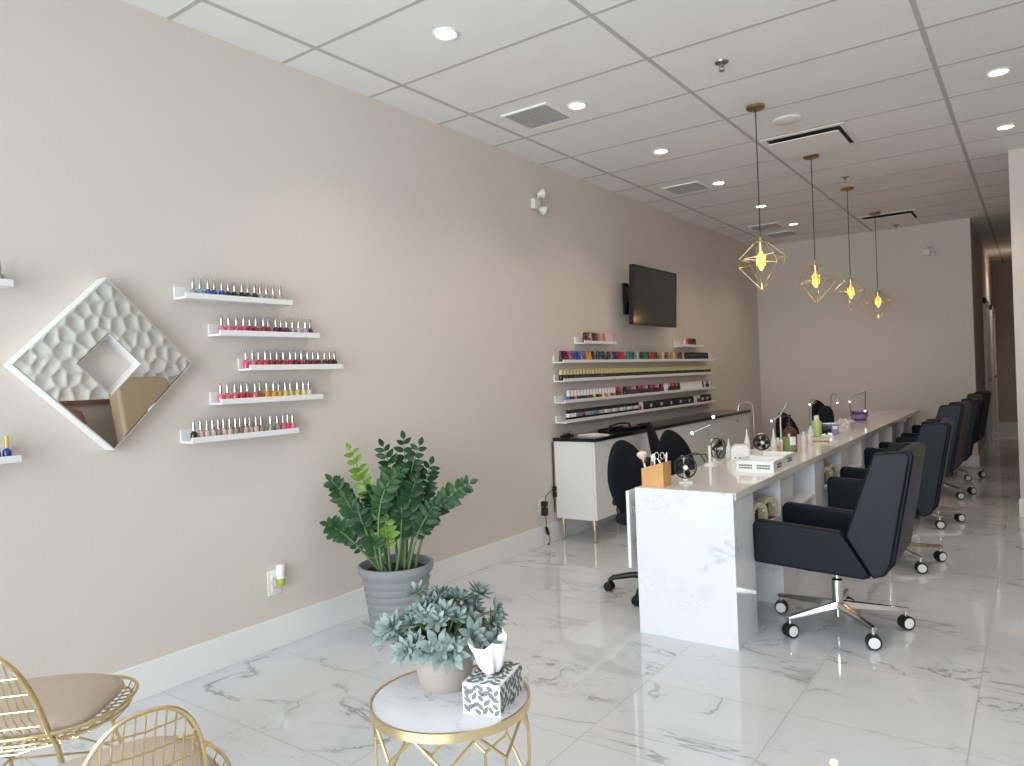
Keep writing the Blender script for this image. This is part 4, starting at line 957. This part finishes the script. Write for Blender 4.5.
for k in range(46):   # dome over the pot
    u = (k + .5) / 46; th = k * 2.39996; rad = .118 * math.sqrt(u)
    ros.append((V((rad * cos(th), rad * sin(th), .165 + .062 * (1 - u) + rg.uniform(-.012, .012) - (.03 if u > .75 else 0))), V((cos(th) * u * 1.3, sin(th) * u * 1.3, .9)), rg.uniform(.030, .040)))
ros += [(RV * du + DV * dd + V((0, 0, z)), RV * ax + DV * ad + V((0, 0, az)), r) for du, dd, z, ax, ad, az, r in (
    (-.140, -.01, .140, -.7, -.4, .55, .056), (-.125, -.06, .175, -.5, -.6, .6, .045), (-.085, -.095, .125, -.3, -.9, .3, .045), (-.07, .03, .235, -.3, -.2, .9, .04), (.0, -.11, .135, .0, -.9, .35, .055), (.03, -.115, .125, .15, -.9, .3, .05),
    (.112, -.075, .118, .45, -.8, .2, .056), (.13, -.03, .165, .8, -.3, .4, .046), (.14, .02, .18, .9, .1, .4, .044), (.10, .03, .225, .4, -.1, .9, .045), (.085, -.09, .155, .4, -.8, .4, .05))]
for k, (p, ax, r) in enumerate(ros): obj('rosette', rosette(p, ax, r, k), M['dusty'], t, ang=60)
st = MB()
for k, (p, ax, r) in enumerate(ros):
    p0 = V((p.x * .35, p.y * .35, .126)); st.tube(bez(p0, (p0 + p) / 2 + V((0, 0, .03)), p, 6), .0032, 5)
obj('stems', st, M['stalk'], t)
# tissue box
ang = math.atan2(.025, .094)
t = thing('tissue_box', 'white tissue box with grey leaf pattern on round side table', 'tissue box', (2.008, -1.000, SZ), ang)
bw, bd, bh = .048, .078, .072
bx = MB(); bx.box(-bw, bw, -bd, bd, 0, bh)
rg = random.Random(5)
def leaf_shape(o, d, L, W, n_):
    s = d.cross(n_); pts = [(0, 0), (.2, .7), (.45, 1.), (.7, .75), (1, 0), (.7, -.75), (.45, -1.), (.2, -.7)]
    v = [bx.bm.verts.new(o + d * (L * a) + s * (W * b) + n_ * .0004) for a, b in pts]; bx.face(v, 1)
def sprig(o, du, dv, n_, w, h):
    """leaf sprays covering a w x h rectangle from corner o"""
    got = []; tries = 0
    while tries < 900:
        tries += 1; cu, cv = rg.uniform(.003, w - .003), rg.uniform(.003, h - .003)
        if any((cu - a) ** 2 + (cv - b) ** 2 < .0118 ** 2 for a, b in got): continue
        th = radians((48 if int(cu / .017) % 2 else -48) + rg.uniform(-16, 16)); d = dv * cos(th) + du * sin(th); L = .0235 * rg.uniform(.85, 1.1)
        p = o + du * cu + dv * cv - d * (L / 2); ok = True
        for q in (p, p + d * L, p + d * (L * .5) + d.cross(n_) * L * .26, p + d * (L * .5) - d.cross(n_) * L * .26):
            lu, lv = (q - o).dot(du), (q - o).dot(dv); ok &= .0005 < lu < w - .0005 and .0005 < lv < h - .0005
        if ok: got.append((cu, cv)); leaf_shape(p, d, L, L * .25, n_)
xu, yu, zu = V((1, 0, 0)), V((0, 1, 0)), V((0, 0, 1))
sprig(V((-bw, -bd, 0)), xu, zu, -yu, 2 * bw, bh); sprig(V((bw, -bd, 0)), yu, zu, xu, 2 * bd, bh); sprig(V((-bw, -bd, bh)), xu, yu, zu, 2 * bw, 2 * bd)
obj('carton', bx, [M['boxw'], M['boxleaf']], t, ang=20)
obj('slot', MB().lathe([(0, 0), (.022, 0), (.022, .0008), (0, .0008)], 20, (0, .0, bh + .0006)), M['dark'], t)
tb = MB(); rows = []
for j in range(9):
    v_ = j / 8; row_ = []
    for i in range(25):
        a = 2 * pi * i / 24; r_ = (.016 + .034 * v_ ** .7) * (1 + .28 * sin(3 * a + 2.2 * v_) + .20 * sin(7 * a + 1 + 2 * v_)); row_.append(V((r_ * cos(a) * .8 - .014 * v_, r_ * sin(a) * 1.1 + .012 * v_, bh + .001 + .080 * v_ * (1 + .16 * sin(2 * a + 1) + .10 * sin(5 * a)))))
    rows.append(row_)
tb.strip(rows); obj('tissue', tb, M['paper'], t, ang=180)

# ------------------------------------------------------------------ gold wire chairs with beige pads (local +Y forward)
def sgp(v, p): return math.copysign(abs(v) ** p, v)
def wire_chair(lab, loc, rz):
    t = thing('wire_chair', lab, 'chair', loc, rz, 'gold wire chairs')
    a, b, zs = .240, .228, .418; W, Hb, lean, off = .118, .25, .36, .205
    rim = [V((a * sgp(cos(q), .8), b * sgp(sin(q), .8), zs + .012 * max(0, -sin(q)) - .008 * max(0, sin(q)))) for q in [2 * pi * i / 64 for i in range(64)]]
    inner = [V((p.x * .95, p.y * .95, p.z - .022)) for p in rim]
    s = MB().tube(rim, .0048, 8, closed=True).tube(inner, .0036, 6, closed=True)
    for i in range(0, 64, 2): s.rod(rim[i], inner[i], .0022, 5)
    def inside(x, y): return (abs(x / (a * .95)) ** 2.5 + abs(y / (b * .95)) ** 2.5)
    for k in range(-9, 10):
        x = k * .0245; ymax = b * .95 * max(0, 1 - abs(x / (a * .95)) ** 2.5) ** .4
        if ymax > .02: s.tube([(x, -ymax, zs - .018), (x, -ymax * .6, zs - .036), (x, ymax * .6, zs - .036), (x, ymax, zs - .026)], .0022, 5)
    for k in range(-8, 9):
        y = k * .026; xmax = a * .95 * max(0, 1 - abs(y / (b * .95)) ** 2.5) ** .4
        if xmax > .02: s.tube([(-xmax, y, zs - .024), (-xmax * .6, y, zs - .034), (xmax * .6, y, zs - .034), (xmax, y, zs - .024)], .0022, 5)
    obj('seat_basket', s, M['gold'], t)
    def bp_(ph, k=1.):
        z = zs + .02 + Hb * sgp(cos(ph), .75) * k; return V((W * (1.12 - .16 * cos(ph)) * sgp(sin(ph), .75), -off - lean * (z - zs), z))
    arch = [bp_(pi * .5 * (i / 20 - 1)) for i in range(41)]
    legsL = [V((-.165, -.20, .006)), V((-.150, -.150, .22)), V((-.138, -.185, zs - .03))]; legsR = [V((-p.x, p.y, p.z)) for p in legsL[::-1]]
    path = legsL + arch + legsR
    m = MB().tube(path, .0044, 8).tube([p + V((0, .015, -.006)) for p in path], .0036, 6)
    for k in range(1, 12):
        x = -W + 2 * W * k / 12; zt = zs + .02 + Hb * (max(0, 1 - abs(x / W) ** 2.667)) ** .375
        m.tube([(x * 1.25, -.195, zs - .01), (x, -off - lean * .06, zs + .06), (x * .96, -off - lean * (zt - zs), zt)], .0022, 5)
    for k in range(1, 6):
        z = zs + .02 + Hb * (k - .6) / 5.2; xx = W * (max(0, 1 - abs((z - zs - .02) / Hb) ** 2.667)) ** .375
        m.tube([(-xx, -off - lean * (z - zs), z), (0, -off - lean * (z - zs) - .012, z), (xx, -off - lean * (z - zs), z)], .0022, 5)
    obj('backrest', m, M['gold'], t)
    pad = MB(); n, mm = 40, 10; rows = []
    for j in range(mm + 1):
        q = -pi / 2 + pi * j / mm; row_ = []
        for i in range(n):
            u = 2 * pi * i / n; rr = max(1e-18, cos(q)) ** .35; px = .205 * sgp(cos(u), .6) * rr; py = .185 * sgp(sin(u), .6) * rr
            row_.append(V((px, py - .015, zs + .012 + .024 * sin(q) + .014 * (1 - (px / .2) ** 2 - (py / .2) ** 2))))
        rows.append(row_)
    pad.strip(rows, closed=True); obj('seat_pad', pad, M['pad'], t, ang=180)
    for sx in (-1, 1):
        for sy in (1,): obj('leg', MB().tube([(sx * .13, sy * .10, zs - .034), (sx * .20, sy * .19, .006)], .0055, 8).lathe([(0, 0), (.009, 0), (.008, .012), (0, .014)], 10, (sx * .20, sy * .19, 0)), M['gold'], t)
    br = MB()
    for sx in (-1, 1): br.tube([(sx * .165, -.145, .21), (sx * .165, .145, .21)], .004, 6).tube([(sx * .14, -.11, zs - .04), (sx * .165, .145, .21)], .0035, 6)
    br.tube([(-.165, .145, .21), (.165, .145, .21)], .004, 6).tube([(-.165, -.145, .21), (.165, -.145, .21)], .004, 6)
    obj('brace', br, M['gold'], t)
wire_chair('gold wire chair with beige pad beside left wall, seat mostly in view', (.797, -1.547, 0), .715)
wire_chair('gold wire chair nearer the camera showing its arched wire back', (1.426, -1.652, 0), 1.372)

# ------------------------------------------------------------------ spa chairs on the right side (seen in the mirror)
def spa_chair(loc, mt_, lab, k=1.):
    t = thing('spa_chair', lab, 'chair', loc, 0, 'pedicure spa chairs'); t.scale = (1, 1, k)       # faces -X
    obj('platform', MB().prism([(-.75, 0), (.42, 0), (.42, .30), (-.1, .30), (-.2, .18), (-.75, .16)], lambda u, v: V((u, -.34, v)), lambda u, v: V((u, .34, v))), M['white'], t, bevel=.03, seg=3)
    obj('foot_basin', MB().lathe([(.0, .17), (.16, .17), (.21, .30), (.25, .31), (.25, .34), (.22, .345), (.19, .22), (0, .2)], 28, (-.5, 0, 0)), M['white'], t)
    obj('seat', MB().box(-.22, .36, -.27, .27, .30, .50), M[mt_], t, bevel=.05, seg=4)
    obj('backrest', MB().prism([(.16, .46), (.36, .46), (.62, 1.40), (.58, 1.47), (.46, 1.45), (.38, 1.32)], lambda u, v: V((u, -.28, v)), lambda u, v: V((u, .28, v))), M[mt_], t, bevel=.045, seg=4)
    for s in (-1, 1): obj('armrest', MB().prism([(-.22, .30), (.38, .30), (.42, .72), (-.16, .68), (-.24, .62)], lambda u, v: V((u, s * .28, v)), lambda u, v: V((u, s * .38, v))), M[mt_], t, bevel=.03, seg=3)
    obj('spout', MB().tube([(-.22, .2, .32), (-.24, .2, .50), (-.32, .14, .50), (-.34, .12, .46)], .014, 10), M['chrome'], t)
spa_chair((3.95, 1.40, 0), 'spabeige', 'large beige pedicure chair reflected in lower right of the diamond mirror')
spa_chair((3.95, .55, 0), 'spabrown', 'brown pedicure chair reflected in lower left of the diamond mirror', .80)

# ------------------------------------------------------------------ light
w = bpy.data.worlds.new('sky'); SC.world = w; w.use_nodes = True
bg = w.node_tree.nodes['Background']; bg.inputs['Color'].default_value = (.90, .95, 1.0, 1); bg.inputs['Strength'].default_value = 8.4
pl = bpy.data.lights.new('window_portal', 'AREA'); pl.shape = 'RECTANGLE'; pl.size = 4.2; pl.size_y = 2.66; pl.cycles.is_portal = True
po = bpy.data.objects.new('window_portal', pl); C.objects.link(po); po.location = (2.35, YF - .16, 1.45); po.rotation_euler = (radians(90), 0, 0)

# ------------------------------------------------------------------ camera
cam = bpy.data.cameras.new('camera'); cam.sensor_width = 36; cam.lens = 728.8775 / 1024 * 36; cam.clip_start = .02
co = bpy.data.objects.new('camera', cam); C.objects.link(co); SC.camera = co
yw, pt, rl = -.6238989, -.00703765, -.0406140
fwd = V((sin(yw) * cos(pt), cos(yw) * cos(pt), sin(pt))); r0 = V((cos(yw), -sin(yw), 0)); u0 = r0.cross(fwd)
rt = r0 * cos(rl) + u0 * sin(rl); up = -r0 * sin(rl) + u0 * cos(rl)
co.matrix_world = Matrix(((rt.x, up.x, -fwd.x, 3.12050), (rt.y, up.y, -fwd.y, -2.41564), (rt.z, up.z, -fwd.z, 1.29700), (0, 0, 0, 1)))

vs = SC.view_settings; SC.display_settings.display_device = 'sRGB'
vs.view_transform = 'Standard'; vs.look = 'None'; vs.exposure = 0.40; vs.gamma = 1; vs.use_curve_mapping = False
SC.cycles.use_denoising = True; SC.cycles.max_bounces = 10; SC.cycles.diffuse_bounces = 6; SC.cycles.glossy_bounces = 5; SC.cycles.transparent_max_bounces = 10
SC.cycles.sample_clamp_indirect = 8; SC.cycles.caustics_reflective = False; SC.cycles.caustics_refractive = False
